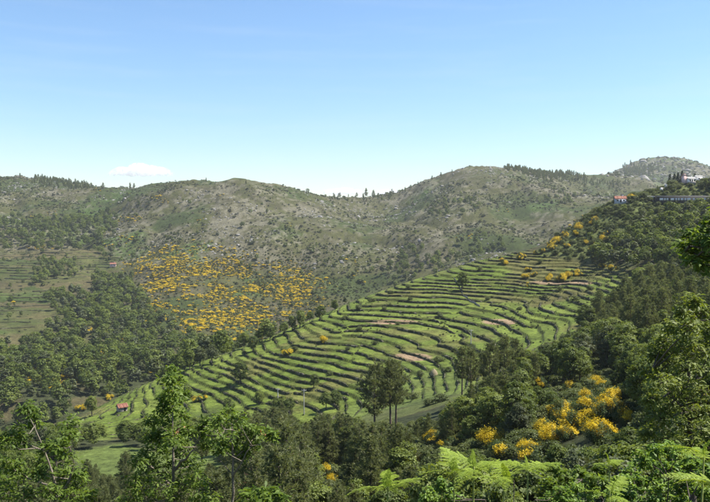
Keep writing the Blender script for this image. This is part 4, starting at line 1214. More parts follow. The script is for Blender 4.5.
near_tree('oak_sapling', 13.0, [[(62, 515, 0, .022), (58, 490, 0, .020), (54, 472, 0, .017), (45, 452, 0.1, .013), (37, 434, 0.1, .009), (28, 414, 0.1, .006)],
                                [(61, 500, 0, .030), (67, 485, -0.2, .022), (73, 466, -0.2, .014), (70, 432, -0.2, .006)],
                                [(44, 451, 0.1, .016), (24, 442, 0.3, .010), (10, 438, 0.3, .006)], [(57, 488, 0, .018), (30, 480, 0.3, .012), (6, 462, 0.3, .006)]],
          cl([(28, 410, 9), (35, 421, 9), (15, 432, 11), (6, 441, 9), (20, 441, 9), (69, 424, 10), (72, 436, 9), (60, 446, 9), (48, 448, 8), (43, 462, 7), (66, 462, 12), (77, 472, 11), (80, 482, 11), (62, 478, 11), (50, 492, 10), (74, 494, 12),
              (8, 462, 11), (4, 478, 13), (16, 484, 14), (24, 494, 14), (6, 495, 14), (18, 470, 9), (38, 474, 7), (88, 496, 8)]),
          0.085, 20, m_oakl, m_palebark, 'forked young oak with pale stems at the lower left corner', 'tree')
near_tree('oak_sapling', 14.0, [[(176, 520, 0, .035), (174, 480, 0, .028), (173, 440, 0, .019), (172, 400, 0, .011), (172, 372, 0, .005)],
                                [(175, 470, 0, .03), (188, 456, -0.3, .02), (196, 447, -0.3, .008)], [(175, 490, 0, .03), (155, 470, 0.3, .02), (142, 462, 0.3, .008)]],
          cl([(172, 370, 6), (168, 378, 8), (178, 380, 8), (172, 390, 9), (163, 398, 8), (182, 396, 7), (171, 404, 9), (160, 411, 8), (154, 421, 9), (168, 419, 10), (182, 414, 9), (178, 427, 10), (188, 433, 8), (163, 433, 10), (150, 436, 8),
              (172, 441, 12), (186, 447, 9), (160, 449, 11), (148, 455, 10), (138, 462, 9), (176, 457, 13), (192, 462, 11), (164, 466, 14), (148, 472, 13), (134, 480, 11), (180, 475, 14), (198, 478, 11), (160, 485, 15), (144, 493, 14), (178, 492, 15), (197, 494, 13), (130, 497, 10), (210, 498, 9)]),
          0.088, 20, m_oakl, m_palebark, 'bushy pointed young oak, tallest of the near saplings at lower left', 'tree', extra=[(181, 432)])
near_tree('oak_sapling', 13.5, [[(231, 520, 0, .026), (233, 490, 0, .024), (234, 465, 0, .020), (232, 435, 0, .013), (230, 415, 0, .006)],
                                [(233, 478, 0, .020), (241, 461, -0.2, .013), (252, 446, -0.2, .006)], [(232, 440, 0, .014), (216, 432, 0.2, .009), (203, 426, 0.2, .004)]],
          cl([(230, 412, 7), (218, 418, 9), (207, 422, 8), (201, 431, 7), (226, 424, 9), (238, 420, 8), (247, 427, 9), (257, 433, 8), (266, 432, 7), (272, 436, 5), (214, 434, 9), (226, 438, 9), (241, 436, 9), (252, 444, 8), (208, 444, 6), (234, 448, 8), (244, 452, 6), (220, 449, 6)]),
          0.085, 17, m_oakl, m_palebark, 'slender single-stemmed sapling with a bare pale trunk and flat crown', 'tree', extra=[(265, 436), (241, 479)])
near_tree('oak_sapling', 12.0, [[(262, 530, 0, .02), (262, 500, 0, .014), (263, 492, 0, .006)]], cl([(258, 494, 7), (270, 492, 6), (264, 499, 8), (247, 498, 6), (282, 498, 5)]), 0.12, 10, m_oakl, m_palebark, 'small leafy sapling tip at the bottom edge beside the slender sapling', 'tree')
# the big oak at the right edge, its boughs hanging into view
near_tree('oak_tree', 14.0, [[(815, 520, 0, .16), (812, 400, 0, .15), (808, 300, 0, .12), (805, 200, 0, .07), (800, 110, 0, .03)], [(808, 310, 0, .08), (750, 266, -.3, .05), (712, 250, -.3, .03), (690, 246, -.3, .01)],
                             [(806, 240, 0, .06), (745, 217, .3, .035), (708, 205, .3, .012)], [(806, 260, 0, .08), (850, 215, .5, .05), (875, 190, .5, .02)]],
          cl([(688, 236, 6), (696, 241, 8), (684, 247, 6), (692, 252, 7), (700, 232, 8), (708, 240, 9), (701, 256, 7), (712, 258, 9), (694, 262, 6), (706, 268, 6), (716, 228, 9), (720, 245, 10), (730, 255, 12), (740, 235, 12), (722, 214, 8), (735, 205, 10), (750, 215, 14), (760, 190, 16),
              (745, 180, 12), (765, 165, 14), (742, 275, 14), (760, 290, 16), (712, 220, 5)], dj=0.4) + [(float(nrng.uniform(738, 880)), float(nrng.uniform(70, 330)), 19.0, float(nrng.uniform(0.9, 3.6)), 1.6) for _ in range(70)], 0.125, 11, m_oakl, m_bark, 'large oak at the right edge with bright leafy boughs reaching into view', 'tree', twig=0.02)
near_tree('oak_tree', 21.0, [[(694, 540, 1.2, .12), (692, 460, 1.2, .09), (688, 400, 1.2, .06), (690, 340, .8, .03), (694, 300, 0, .02)], [(690, 420, .6, .035), (668, 390, .2, .018), (652, 370, 0, .008)], [(689, 390, .6, .035), (712, 350, .4, .018), (725, 330, .4, .01)]],
          cl([(694, 300, 9), (684, 312, 10), (702, 314, 12), (672, 326, 10), (690, 328, 12), (708, 334, 12), (664, 342, 10), (680, 346, 13), (700, 350, 14), (655, 356, 9), (670, 362, 13), (690, 368, 14), (710, 368, 13), (650, 374, 9), (662, 382, 13), (684, 388, 14), (704, 390, 14),
              (652, 398, 11), (672, 404, 14), (694, 410, 14), (712, 412, 12), (660, 418, 12), (680, 424, 14), (702, 430, 12), (648, 432, 9), (668, 438, 12), (690, 444, 13), (725, 350, 14), (730, 390, 16), (728, 430, 16), (720, 315, 10)], dj=0.9), 0.14, 24, m_oak, m_bark, 'tall dark-leaved oak filling the right edge above the bright bush', 'tree', twig=0.02)
# bright shrubs at the lower right
def near_bush(d, clumps, leaf, n, mat, label, base_px, name='leafy_bush'):
    return near_tree(name, d, [[(base_px, 560, 0, .012), (base_px + 2, 520, 0, .008), (base_px + 4, 480, 0, .004)], [(base_px, 550, 0, .008), (base_px + 25, 500, -.2, .004)], [(base_px, 550, 0, .008), (base_px - 25, 500, .2, .004)]],
                     clumps, leaf, n, mat, m_bark, label, 'bush', lobed=False, twig=0.006)
near_bush(9.0, cl([(655, 452, 9), (668, 448, 9), (642, 460, 10), (680, 455, 10), (656, 466, 12), (630, 470, 10), (672, 470, 12), (692, 466, 11), (706, 472, 12), (640, 482, 12), (660, 486, 13), (682, 486, 13), (702, 490, 13), (622, 484, 10), (628, 498, 12), (650, 500, 13), (676, 502, 13), (612, 496, 9), (718, 480, 12)], dj=.35), 0.055, 34, m_bright,
          'bright yellow-green leafy bush in the lower right corner', 665)
near_bush(10.5, cl([(440, 484, 8), (448, 492, 9), (432, 494, 9), (456, 500, 9), (424, 500, 8), (560, 492, 9), (575, 488, 9), (590, 492, 9), (568, 500, 10), (584, 502, 10), (548, 500, 9)], dj=.3), 0.05, 26, m_bright, 'low pale leafy bush along the bottom edge behind the ferns', 510)
near_bush(12.0, cl([(556, 470, 8), (566, 478, 9), (580, 474, 9), (594, 480, 10), (548, 484, 9), (600, 470, 8), (608, 484, 9), (590, 490, 9), (570, 490, 9)], dj=.4), 0.07, 22, m_oakl, 'mid-green shrub between the ferns and the bright corner bush', 578)

# ------------------------------------------------------------------ bracken
def frond_mesh(seed, L=0.62, pairs=13, wide=0.24):
    """one bracken blade: arching rachis, opposite pinnae cut into leaflets; grows along +X"""
    r = np.random.default_rng(seed)
    b = MB()
    s = np.linspace(0, 1, 14)
    arch = lambda t: np.array([L * t, 0.02 * math.sin(5 * t + seed), L * (0.30 * t - 0.42 * t * t)])
    b.tube([arch(t) for t in s], np.linspace(0.0045, 0.001, 14), 4, tint=0.75)
    for i in range(pairs):
        t = 0.06 + 0.92 * (i / (pairs - 1)) ** 0.9
        w = wide * (1 - t) ** 0.8 * (0.75 + 0.25 * min(1, t * 5)) + 0.015
        p = arch(t)
        for side in (-1, 1):
            ang = radians(62 - 18 * t) + r.normal(0, 0.06)
            dr = unit(np.array([cos(ang), side * sin(ang), r.normal(-0.02, 0.08)]))
            droop = r.uniform(0.15, 0.4)
            k = max(4, int(w / 0.016))
            tone = r.random() * 0.4
            perp = unit(np.cross(dr, [0, 0, 1.0]))
            pts = [p + dr * w * u + np.array([0, 0, -droop * w * u * u]) for u in np.linspace(0, 1, k + 1)]
            b.tube([pts[0], pts[k // 2], pts[-1]], [0.0018, 0.0012, 0.0005], 3, tint=0.7)
            for j in range(k):
                u = (j + 0.5) / k
                c = (pts[j] + pts[j + 1]) / 2
                l = (0.032 * (1 - u) ** 0.7 + 0.006) * (0.6 + w / wide * 0.6)
                for s2 in (-1, 1):
                    tip = c + perp * s2 * l + dr * l * 0.35 + np.array([0, 0, r.normal(-0.1, 0.15) * l])
                    hw = dr * w / k * 0.46
                    b.add(np.array([c - hw, c + hw, tip + hw * 0.3, tip - hw * 0.5]), [[0, 1, 2, 3]], tint=min(1, tone + r.random() * 0.6))
    return b.mesh('bracken_frond', [m_fern])
FRONDS = [frond_mesh(700 + i, L=l, wide=w) for i, (l, w) in enumerate(((0.62, 0.24), (0.52, 0.20), (0.72, 0.26)))]
CURL = frond_mesh(710, L=0.22, pairs=7, wide=0.07)
FERNS = [(455, 471, 5.4, [(100, 0), (20, 1), (185, 1), (290, 0)], 'bracken fern with spreading bright fronds, leftmost of the group at bottom centre'),
         (474, 467, 5.2, [(0, 0), (170, 0), (60, 1), (260, 2)], 'bracken fern with the broadest fronds, second in the group at bottom centre'),
         (505, 479, 4.9, [(15, 2), (150, 0), (250, 1), (80, 0)], 'bracken fern with an upright curled tip among the bottom centre fronds'),
         (528, 470, 5.9, [(10, 1), (70, 0), (160, 1)], 'bracken fern leaning right, its top frond reaching towards the shrub'),
         (388, 487, 5.0, [(90, 1), (200, 0), (330, 0), (20, 1)], 'bracken fern standing alone at the bottom edge below the tall pines'),
         (609, 464, 7.0, [(10, 1), (180, 1), (280, 1), (60, 1)], 'small bracken fern on a long bare stalk left of the corner bush'),
         (612, 494, 4.6, [(40, 0), (150, 1), (270, 0)], 'bracken tuft at the bottom edge under the long-stalked fern'),
         (704, 455, 5.6, [(170, 2), (200, 0), (90, 1)], 'bracken frond arching in from the right edge above the corner bush'),
         (716, 484, 4.8, [(165, 2), (190, 0), (60, 0)], 'bracken frond arching in low at the right edge'),
]
frng = np.random.default_rng(5)
for px, py, d, fr, lab in FERNS:
    q = unproj(px, py, d); gz = float(ground_z(q[:1], np.array([d]))[0])
    root = np.array([q[0] + frng.normal(0, .03), d + 0.05, gz])
    e = link('bracken_fern', None, loc=root); tag(e, lab, 'fern', 'bracken ferns')
    b = MB(); a = q - root
    b.tube([[0, 0, -0.1], [a[0] * 0.2, a[1] * 0.2, a[2] * 0.5], a], [0.011, 0.009, 0.006], 6)
    link('stalk', b.mesh('bracken_stalk', [m_fernstem], True), e)
    for ang, v in fr:
        o = link('frond', FRONDS[v], e, loc=a + np.array([0, 0, frng.uniform(-0.03, 0.02)]), sc=frng.uniform(0.40, 0.54) * (0.7 if d > 6.5 else d / 5.2))
        o.rotation_euler = (frng.normal(0, 0.2), radians(frng.uniform(-22, 2)), radians(ang + frng.normal(0, 10)))
    o = link('young_frond', CURL, e, loc=a, sc=0.5); o.rotation_euler = (0, radians(-80), radians(frng.uniform(0, 360)))

# ------------------------------------------------------------------ buildings, poles, hay
m_tile = rough_mat('roof_tiles', [(0.3, (0.19, 0.080, 0.055)), (0.7, (0.29, 0.14, 0.095))], scale=4, bump=0.4, tint=0.5)
m_white = rough_mat('white_plaster', [(0.3, (0.68, 0.66, 0.62)), (0.7, (0.80, 0.78, 0.75))], scale=1.5, bump=0.1)
m_grey = rough_mat('grey_plaster', [(0.3, (0.30, 0.33, 0.38)), (0.7, (0.42, 0.45, 0.50))], scale=1.5, bump=0.1)
m_pink = rough_mat('pink_plaster', [(0.3, (0.58, 0.40, 0.36)), (0.7, (0.66, 0.48, 0.43))], scale=1.5, bump=0.1)
m_slate = rough_mat('slate', [(0.3, (0.026, 0.025, 0.025)), (0.7, (0.055, 0.052, 0.050))], scale=3, rough=1.0, bump=0.3)
m_dark = rough_mat('dark_opening', [(0.3, (0.012, 0.014, 0.018)), (0.7, (0.03, 0.032, 0.036))], scale=3, rough=0.3, bump=0)
m_stone = rough_mat('hut_stone', [(0.3, (0.16, 0.14, 0.115)), (0.7, (0.34, 0.31, 0.27))], scale=2.5, bump=0.8)
m_conc = rough_mat('concrete', [(0.3, (0.30, 0.29, 0.27)), (0.7, (0.42, 0.41, 0.39))], scale=1.0, bump=0.2)
m_road = rough_mat('road', [(0.3, (0.20, 0.185, 0.16)), (0.7, (0.30, 0.28, 0.25))], scale=0.6, bump=0.2)
m_hay = rough_mat('hay', [(0.3, (0.17, 0.14, 0.08)), (0.7, (0.29, 0.24, 0.14))], scale=6, bump=0.8)

def house(name, loc, rz, w, dp, h, roof_h, wall_m, roof_m, windows, door=None, label='', cat='house', chimney=False, over=0.35, hip=0.0):
    """gabled house; front faces -Y before turning; windows: (x, z, width, height) on the front"""
    e = link(name, None, loc=loc, rz=rz); tag(e, label, cat)
    b = MB(); b.box((0, 0, h / 2 - 0.75), (w, dp, h + 1.5))
    for s in (-1, 1):                                             # gable ends
        x = s * (w / 2 - 0.15)
        V = [[x - .14, -dp / 2, h], [x - .14, dp / 2, h], [x - .14, 0, h + roof_h], [x + .14, -dp / 2, h], [x + .14, dp / 2, h], [x + .14, 0, h + roof_h]]
        b.add(V, [[0, 1, 4, 3], [1, 2, 5, 4], [2, 0, 3, 5]], [[0, 2, 1], [3, 4, 5]])
    link('wall', b.mesh('wall', [wall_m]), e)
    b = MB(); W = w / 2 + over
    sl = math.hypot(dp / 2 + over, roof_h * (1 + 2 * over / dp))
    for s in (-1, 1):
        y0, z0 = s * (dp / 2 + over), h - roof_h * 2 * over / dp + 0.02
        n = max(4, int(w / 0.5))
        for i in range(n):                                          # tile courses running down the slope
            xa, xb = -W + 2 * W * i / n, -W + 2 * W * (i + 1) / n
            lift = 0.10 if i % 2 else 0.04
            V = [[xa, y0, z0], [xb, y0, z0], [xb, 0, h + roof_h + 0.02], [xa, 0, h + roof_h + 0.02]]
            V += [[a, c, z + 0.12 + lift] for a, c, z in V]
            b.add(V, [[0, 3, 2, 1], [4, 5, 6, 7], [0, 1, 5, 4], [1, 2, 6, 5], [2, 3, 7, 6], [3, 0, 4, 7]], tint=random.random())
    rf = link('roof', b.mesh('roof', [roof_m]), e)
    b = MB(); b.tube([[-W, 0, h + roof_h + 0.2], [W, 0, h + roof_h + 0.2]], 0.13, 6)
    link('ridge', b.mesh('ridge', [roof_m]), rf)
    if chimney:
        b = MB(); b.box((w * 0.25, dp * 0.18, h + roof_h + 0.1), (0.7, 0.7, 1.5)); b.box((w * 0.25, dp * 0.18, h + roof_h + 0.92), (0.9, 0.9, 0.14))
        link('chimney', b.mesh('chimney', [wall_m]), rf)
    for (x, z, ww, hh) in windows:
        f = MB(); y = -dp / 2 - 0.03
        for sx in (-1, 1): f.box((x + sx * ww / 2, y, z), (0.12, 0.14, hh + 0.12))
        for sz in (-1, 1): f.box((x, y - 0.003, z + sz * hh / 2), (ww + 0.12, 0.14, 0.12))
        o = link('window', f.mesh('window', [m_conc]), e)
        p = MB(); p.box((x, -dp / 2 - 0.012, z), (ww - 0.1, 0.04, hh - 0.1)); link('pane', p.mesh('pane', [m_dark]), o)
    if door:
        x, ww, hh = door
        p = MB(); p.box((x, -dp / 2 - 0.02, hh / 2), (ww, 0.07, hh)); link('door', p.mesh('door', [m_dark]), e)
    return e

def at(px, py, Y=None):
    if Y is None: return hit([px], [py])[0]
    q = unproj(px, py, Y); return np.array([q[0], Y, float(ground_z(q[:1], np.array([Y]))[0])])

p = at(122, 411); house('stone_hut', p + [0, 0, 0.2], radians(38), 3.4, 2.6, 1.6, 0.9, m_stone, m_tile, [(-0.9, 1.0, 0.5, 0.5)], (0.7, 0.8, 1.5), 'small stone hut with a red tiled roof on the lower left terraces', 'hut')
p = at(620, 203); house('farmhouse', p + [0, 0, 0.4], radians(-8), 6.0, 4.6, 2.0, 1.4, m_grey, m_tile, [(-1.8, 1.1, 0.8, 0.9), (1.7, 1.1, 0.8, 0.9)], (0, 0.8, 1.7), 'grey house with an orange tiled roof on the crest of the spur', chimney=True)
p = at(113, 267); house('farmhouse', p + [0, 0, 0.6], radians(20), 7.5, 5.0, 2.9, 1.6, m_pink, m_tile, [(-2.0, 1.6, 1.0, 1.0), (0.5, 1.6, 1.0, 1.0)], (2.5, 1.0, 2.0), 'distant farmhouse with a salmon roof across the valley on the left', chimney=True)

# long dark building with a row of white windows
p = at(681, 203)
Lw = 50.0 / F * p[1]
e = link('long_building', None, loc=p, rz=radians(-3)); tag(e, 'long low dark building with a row of white windows near the crest', 'building')
b = MB(); b.box((0, 0, 1.0), (Lw, 6.5, 5.0)); link('wall', b.mesh('wall', [m_slate]), e)
b = MB(); z = 3.5
V = [[-Lw / 2 - .5, -3.5, z], [Lw / 2 + .5, -3.5, z], [Lw / 2 + .5, 4.0, z + 0.45], [-Lw / 2 - .5, 4.0, z + 0.45]]; V += [[a, c, d_ + 0.25] for a, c, d_ in V]
b.add(V, [[0, 3, 2, 1], [4, 5, 6, 7], [0, 1, 5, 4], [1, 2, 6, 5], [2, 3, 7, 6], [3, 0, 4, 7]]); rf = link('roof', b.mesh('roof', [m_slate]), e)
b = MB(); b.box((0, -3.57, z + 0.1), (Lw + 1.0, 0.12, 0.18)); link('gutter', b.mesh('gutter', [m_conc]), rf)
x = -Lw / 2 + 1.2
wi = 0
wrn = np.random.default_rng(3)
while x < Lw / 2 - 1.5:
    ww = float(wrn.choice([0.9, 1.3, 1.9])); f = MB(); f.box((x + ww / 2, -3.29, 2.0), (ww, 0.12, 1.25)); o = link('window', f.mesh('window', [m_white]), e)
    f = MB(); f.box((x + ww / 2, -3.36, 2.0), (0.06, 0.05, 1.2)); link('mullion', f.mesh('mullion', [m_conc]), o)
    x += ww + float(wrn.choice([0.5, 0.7, 1.3]))
# white house, garden walls and out-building on the crest
p = at(690, 181, 456)
e = house('white_house', p + [0, 0, 0.5], radians(12), 5.2, 4.6, 2.2, 1.0, m_white, m_conc, [(-1.4, 1.2, 0.9, 0.9), (1.3, 1.2, 0.9, 0.9)], (0, 0.9, 2.0), 'white house beside the dark conifers on the crest at the upper right', chimney=True)
p2 = at(684.5, 181, 456); house('chapel', p2 + [0, 0.5, 0.5], radians(70), 3.0, 3.0, 4.6, 1.8, m_pink, m_tile, [(0, 3.0, 0.6, 0.9)], None, 'narrow pink gabled building between the conifers and the white house', 'building', over=0.15)
p2 = at(699, 179, 458); house('white_outbuilding', p2 + [0, 1, 0.8], radians(-5), 4.0, 3.2, 2.2, 0.8, m_white, m_conc, [(0, 1.3, 0.8, 0.8)], None, 'low white outbuilding on the crest at the right edge, beside the white house', 'building', over=0.15)
p2 = at(667.5, 186, 452); house('white_shed', p2 + [0, 0, 0.2], radians(5), 2.6, 2.2, 1.6, 0.5, m_conc, m_white, [], (0, 0.8, 1.3), 'small pale shed on the crest below the dark conifers', 'shed', over=0.15)
p2 = at(662.5, 188.5, 450); house('white_shed', p2 + [0, 0, 0.1], 0, 2.2, 1.8, 0.9, 0.3, m_white, m_white, [], None, 'tiny white hut left of the pale shed on the crest', 'shed', over=0.1)

def ribbon_wall(name, pix, h, th, mat, label, cat, Yc=None):
    P = np.array([at(a, b_) for a, b_ in pix])
    Q = resample(P[:, :2], 1.5); n = len(Q)
    zz = ground_z(Q[:, 0], Q[:, 1]); c = Q[n // 2]; z0 = zz.min()
    up = np.tile([0.0, 1.0], (n, 1))
    V, q, t, ti = wall_mesh(Q - c, zz - z0 - 0.5, zz - z0 + h, th, up, wr)
    o = link(name, mesh_np(name, V, q, t, [mat], ti), loc=(c[0], c[1], z0)); tag(o, label, cat, kind='thing'); return o
ribbon_wall('garden_wall', [(664, 184), (676, 184.5), (688, 185), (696, 185)], 1.9, 0.6, m_stone, 'stone garden wall below the conifers and the white house', 'wall')
ribbon_wall('retaining_wall', [(640, 198), (655, 198.5)], 1.3, 0.5, m_conc, 'pale concrete wall at the left end of the long dark building', 'wall')
ribbon_wall('field_wall', [(454, 279), (460, 288), (463, 296), (470, 302), (480, 307)], 0.7, 0.5, m_stone, 'pale field wall running down the slope below the lone terrace tree', 'wall')
# access road
P = np.array([at(a, b_) for a, b_ in ((626, 203), (634, 199), (645, 199), (655, 201.5))])
Q = resample(P[:, :2], 1.0); T = unit(np.gradient(Q, axis=0)); Nn = np.column_stack([-T[:, 1], T[:, 0]])
rows_ = [Q + Nn * k for k in (-1.6, -0.8, 0, 0.8, 1.6)]
V = np.stack([np.column_stack([r_, ground_z(r_[:, 0], r_[:, 1]) + 0.12]) for r_ in rows_], 1).reshape(-1, 3)
q = [[i * 5 + k, i * 5 + k + 1, (i + 1) * 5 + k + 1, (i + 1) * 5 + k] for i in range(len(Q) - 1) for k in range(4)]
tag(link('road', mesh_np('road', V, q, mats=[m_road])), kind='structure')

# conifers beside the white house
def make_cypress(seed, h=9.0, wide=1.3):
    r = np.random.default_rng(seed); n = 900
    z = r.uniform(0.03, 1, n) ** 0.9; a = r.uniform(0, 6.28, n)
    rad = wide * (np.sin(np.clip(0.12 + 0.88 * (1 - z), 0, 1) * pi * 0.55)) ** 0.9 * r.uniform(0.6, 1.1, n)
    P = np.column_stack([np.cos(a) * rad, np.sin(a) * rad, z * h])
    M = unit(np.column_stack([np.cos(a), np.sin(a), np.full(n, 0.5)]) + r.normal(0, 0.35, (n, 3)))
    V, q = leaf_quads(P, M, 0.5, r, 0.5)
    b = MB(); b.tube([[0, 0, -0.8], [0, 0, h * 0.5], [0, 0, h * 0.93]], [0.2, 0.12, 0.03], 6)
    return b.mesh('cypress_trunk', [m_bark]), mesh_np('cypress_crown', V, q, mats=[m_cypress], tint=r.random(n))
CYP = [make_cypress(800 + i, 9.0, w) for i, w in enumerate((1.3, 1.5, 1.2))]
for i, (px, py, h, ww) in enumerate([(671, 182, 8.4, 'leftmost'), (675.5, 181.5, 8.0, 'second'), (679, 181.5, 8.2, 'third'), (683, 182, 8.6, 'rightmost'), (698.5, 177, 7.0, None), (658.5, 186, 3.6, 'low')]):
    p2 = at(px, py, 458 if ww is not None else 464)
    lab = {'leftmost': 'dark conifer, leftmost of the four beside the white house', 'second': 'dark conifer, second from the left of the four beside the white house', 'third': 'dark conifer, third from the left of the four beside the white house',
           'rightmost': 'dark conifer touching the narrow pink building', None: 'lone slim conifer behind the white outbuilding near the right edge', 'low': 'short dark conifer on the crest left of the sheds'}[ww]
    e = link('cypress_tree', None, loc=p2 + [0, 1.5 if ww != None else 5, 0], rz=i * 1.1, sc=(h / 9 * 1.1, h / 9 * 1.1, h / 9)); tag(e, lab, 'tree', 'dark conifers on the crest')
    link('trunk', CYP[i % 3][0], e); link('crown', CYP[i % 3][1], e)

# utility poles
def pole(px, base, top, label, arm=True):
    p2 = at(px, base); h = (base - top) / F * p2[1]
    e = link('utility_pole', None, loc=p2); tag(e, label, 'pole', 'utility poles')
    b = MB(); b.tube([[0, 0, -0.6], [0, 0, h * 0.5], [0, 0, h]], [0.17, 0.14, 0.11], 8); link('post', b.mesh('post', [m_conc], True), e)
    b = MB(); b.box((0, 0, h - 0.35), (1.5, 0.12, 0.12)); c = link('crossarm', b.mesh('crossarm', [m_conc]), e)
    for x in (-0.65, 0, 0.65):
        b = MB(); b.tube([[x, 0, h - 0.29], [x, 0, h - 0.2], [x, 0, h - 0.08]], [0.05, 0.07, 0.03], 6); link('insulator', b.mesh('insulator', [m_white]), c)
pole(304, 415, 389, 'grey concrete utility pole at the foot of the terraces above the pines')
pole(471, 345, 331, 'thin utility pole standing on the terraces behind the tall pine stand')
pole(278, 409, 388, 'faint utility pole left of the concrete pole below the terraces')

# hay heap
p2 = at(434, 376)
r = np.random.default_rng(4); a = np.linspace(0, 2 * pi, 12, endpoint=False); prof = [(1.25, -.2), (1.2, .35), (0.95, .9), (0.6, 1.35), (0.2, 1.75)]
V = np.array([[cos(t) * q_ * r.uniform(.9, 1.1), sin(t) * q_ * r.uniform(.9, 1.1), z_] for q_, z_ in prof for t in a] + [[0, 0, 1.95]])
q = [[i * 12 + j, i * 12 + (j + 1) % 12, (i + 1) * 12 + (j + 1) % 12, (i + 1) * 12 + j] for i in range(4) for j in range(12)]
tag(link('hay_heap', mesh_np('hay_heap', V, q, [[48 + j, 48 + (j + 1) % 12, 60] for j in range(12)], [m_hay], r.random(60)), loc=p2), 'small conical heap of hay on the meadow below the terraces', 'haystack')

# terrace shrubs standing alone
for px, py, s in [(330, 375, .9), (348, 350, .7), (410, 300, .8), (440, 318, .9), (455, 352, .8), (430, 268, 1.0), (488, 300, .8), (500, 345, .9), (520, 310, .8), (545, 300, .9), (560, 292, .9), (575, 300, 1.0), (590, 290, 1.0), (480, 270, 1.0), (540, 263, 1.0), (420, 378, 1.0), (438, 362, 1.1), (448, 372, .9),
                  (360, 330, .8), (375, 345, .8), (295, 350, .8), (275, 375, .8), (220, 378, .7), (170, 392, .8), (205, 392, .8), (345, 320, 1.1), (358, 310, 1.1), (372, 302, 1.0), (390, 294, 1.0), (408, 288, .9), (384, 310, .8), (398, 325, .7), (412, 400, 1.1), (442, 402, 1.1), (428, 406, 1.0), (385, 402, 1.0)]:
    p2 = at(px, py)
    sc_ = s * 1.25
    o = link('shrub', SHRUB_N[int(sr.integers(4))], loc=p2 - [0, 0, 0.1], rz=sr.uniform(0, 6), sc=sc_); tag(o, None, 'shrub', 'lone shrubs on the terraces')
    TREES.append((o, 'low green shrub', p2[0], p2[1], p2[2] + 0.8))

# ------------------------------------------------------------------ clouds, far beyond the hills
def cloud(name, px, py, Y, wpx, hpx, seed, dens, label):
    r = np.random.default_rng(seed)
    c = unproj(px, py, Y); k = Y / F
    import bmesh
    bm = bmesh.new()
    n = 16
    for i in range(n):
        u = (i + 0.5) / n * 2 - 1 + r.normal(0, 0.05)
        rad = hpx * k * 0.42 * (1 - 0.75 * u * u) * r.uniform(0.75, 1.15) + hpx * k * 0.06
        from mathutils import Matrix
        bmesh.ops.create_icosphere(bm, subdivisions=3, radius=1.0, matrix=Matrix.Translation((u * wpx * k * 0.5, r.normal(0, hpx * k * .3), rad * 0.55 - hpx * k * 0.25 + r.normal(0, hpx * k * 0.04))) @ Matrix.Diagonal((rad * 1.5, rad * 1.4, rad * 0.8, 1)))
    me = bpy.data.meshes.new(name); bm.to_mesh(me); bm.free()
    md_o = link(name, me, loc=c)
    rm = md_o.modifiers.new('merge', 'REMESH'); rm.mode = 'VOXEL'; rm.voxel_size = hpx * k * 0.045
    m, nt, out = new_mat(name + '_vapour')
    vol = nd(nt, 'ShaderNodeVolumePrincipled'); vol.inputs['Color'].default_value = (1, 1, 1, 1); vol.inputs['Anisotropy'].default_value = 0.3
    tc = nd(nt, 'ShaderNodeTexCoord'); nz_ = nd(nt, 'ShaderNodeTexNoise', Scale=1.0 / (hpx * k * 0.22), Detail=4, Roughness=0.6)
    nt.links.new(tc.outputs['Object'], nz_.inputs['Vector'])
    mr_ = nd(nt, 'ShaderNodeMapRange'); mr_.inputs['From Min'].default_value = 0.46; mr_.inputs['From Max'].default_value = 0.72; mr_.inputs['To Max'].default_value = dens
    nt.links.new(nz_.outputs['Fac'], mr_.inputs['Value']); nt.links.new(mr_.outputs[0], vol.inputs['Density'])
    nt.links.new(vol.outputs[0], out.inputs['Volume'])
    md_o.data.materials.append(m)
    tag(md_o, label, 'cloud'); md_o['kind'] = 'thing'
    return md_o
cloud('cloud', 141, 171, 14000, 62, 15, 1, 0.03, 'small white cloud floating above the left hills')
cloud('cloud', 343, 191, 16000, 40, 9, 2, 0.05, 'thin white cloud bank low over the saddle, left of the tall skyline pines')
cloud('cloud', 388, 192, 16000, 22, 8, 3, 0.05, 'small white cloud low over the saddle, right of the tall skyline pines')

# ------------------------------------------------------------------ the air
hb = MB()
zlo, zhi = float(GZ.min()) - 1.0, 190.0
hb.box((0, 4480, (zlo + zhi) / 2), (20000, 9080, zhi - zlo))
m_haze, nt, out = new_mat('haze')
vol = nd(nt, 'ShaderNodeVolumePrincipled'); vol.inputs['Color'].default_value = (0.90, 0.94, 1.0, 1); vol.inputs['Density'].default_value = 0.00006; vol.inputs['Anisotropy'].default_value = 0.2
nt.links.new(vol.outputs[0], out.inputs['Volume'])
hz = link('haze', hb.mesh('haze', [m_haze])); tag(hz, 'thin blue daylight haze over the valley', kind='stuff')

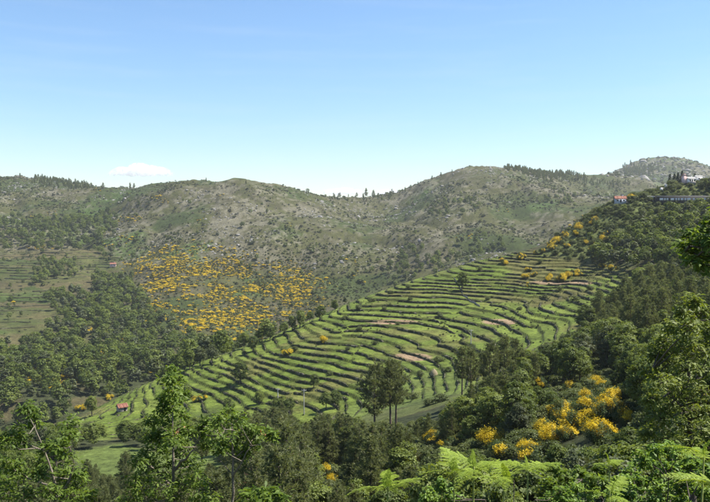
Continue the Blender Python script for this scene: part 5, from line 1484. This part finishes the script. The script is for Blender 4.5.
# ------------------------------------------------------------------ labels: which one is it
LAND = [('red-roofed stone hut', 122, 407), ('concrete utility pole', 304, 400), ('brown ploughed strip', 412, 357), ('orange-roofed house', 620, 198), ('long dark building', 681, 200), ('white house', 690, 178), ('bracken group', 490, 475),
        ('forked left sapling', 40, 455), ('pointed young oak', 170, 440), ('slender sapling', 233, 440), ('green valley meadow', 180, 463), ('lone round terrace tree', 240, 377), ('big broom patch', 590, 410), ('paired broom clumps', 490, 442),
        ('leftmost near broom', 440, 440), ('salmon-roofed farmhouse', 113, 267), ('broom-covered far slope', 230, 290), ('twin skyline pines', 370, 192), ('highest rocky summit', 478, 167), ('bald distant peak', 660, 160), ('hay heap', 434, 374),
        ('tall twin-trunk pines', 390, 400), ('bare-trunked pine stand', 490, 375), ('sloping field wall', 465, 293), ('right edge oak boughs', 700, 250), ('corner bush', 660, 475), ('broom among pines', 328, 469), ('left far fields', 30, 300), ('dark far forest band', 50, 235),
        ('left white cloud', 141, 171), ('dark-leaved right oak', 685, 370), ('upper spur broom', 555, 245), ('right terrace broom', 555, 280), ('spur nose', 75, 425), ('rightmost terrace corner', 640, 285), ('topmost terrace end', 522, 250), ('scrubby spur shoulder', 582, 230), ('upper ploughed strip', 560, 284), ('dark terrace tree', 462, 284)]
ORD = ['nearest', 'second', 'third', 'fourth', 'fifth', 'sixth', 'seventh', 'eighth', 'ninth', 'tenth', 'eleventh', 'twelfth', 'thirteenth', 'fourteenth', 'fifteenth', 'sixteenth', 'seventeenth', 'eighteenth', 'nineteenth', 'twentieth'] + ['twenty-' + w_ for w_ in ('first', 'second', 'third', 'fourth', 'fifth', 'sixth', 'seventh', 'eighth', 'ninth')]
DIRS = ['right of', 'above and right of', 'above', 'above and left of', 'left of', 'below and left of', 'below', 'below and right of']
bins = {}
def phrase_for(o, ph):
    if ph: return ph
    return 'round-crowned oak' if o.name.startswith('oak') else 'shaggy dark pine'
items = [(o, phrase_for(o, ph), X, Y, Z) for (o, ph, X, Y, Z) in TREES]
items += [(o, 'dark dry-stone terrace wall', X, Y, Z) for (o, X, Y, Z, ln) in WALLS[:n0]] + [(o, 'faint far terrace wall', X, Y, Z) for (o, X, Y, Z, ln) in WALLS[n0:]]
for o, ph, X, Y, Z in items:
    px, py = proj(np.float64(X), np.float64(Y), np.float64(Z))
    ds = sorted([(math.hypot(px - a, (py - b_) * 1.3), nme, a, b_) for nme, a, b_ in LAND if ph not in ('yellow flowering broom',) or 'broom' not in nme])
    d0, nme, a, b_ = ds[0]
    k = int(round(math.degrees(math.atan2(b_ - py, px - a)) / 45.0)) % 8
    bins.setdefault((ph, nme, k), []).append((d0, o))
for (ph, nme, k), L in bins.items():
    L.sort(key=lambda t: t[0])
    for i, (d0, o) in enumerate(L):
        if len(L) == 1: o['label'] = '%s %s the %s' % (ph, DIRS[k], nme)
        elif i == len(L) - 1 and len(L) > 2: o['label'] = '%s %s the %s, farthest out' % (ph, DIRS[k], nme)
        else: o['label'] = '%s, %s %s the %s' % (ph, ORD[min(i, len(ORD) - 1)], DIRS[k], nme)
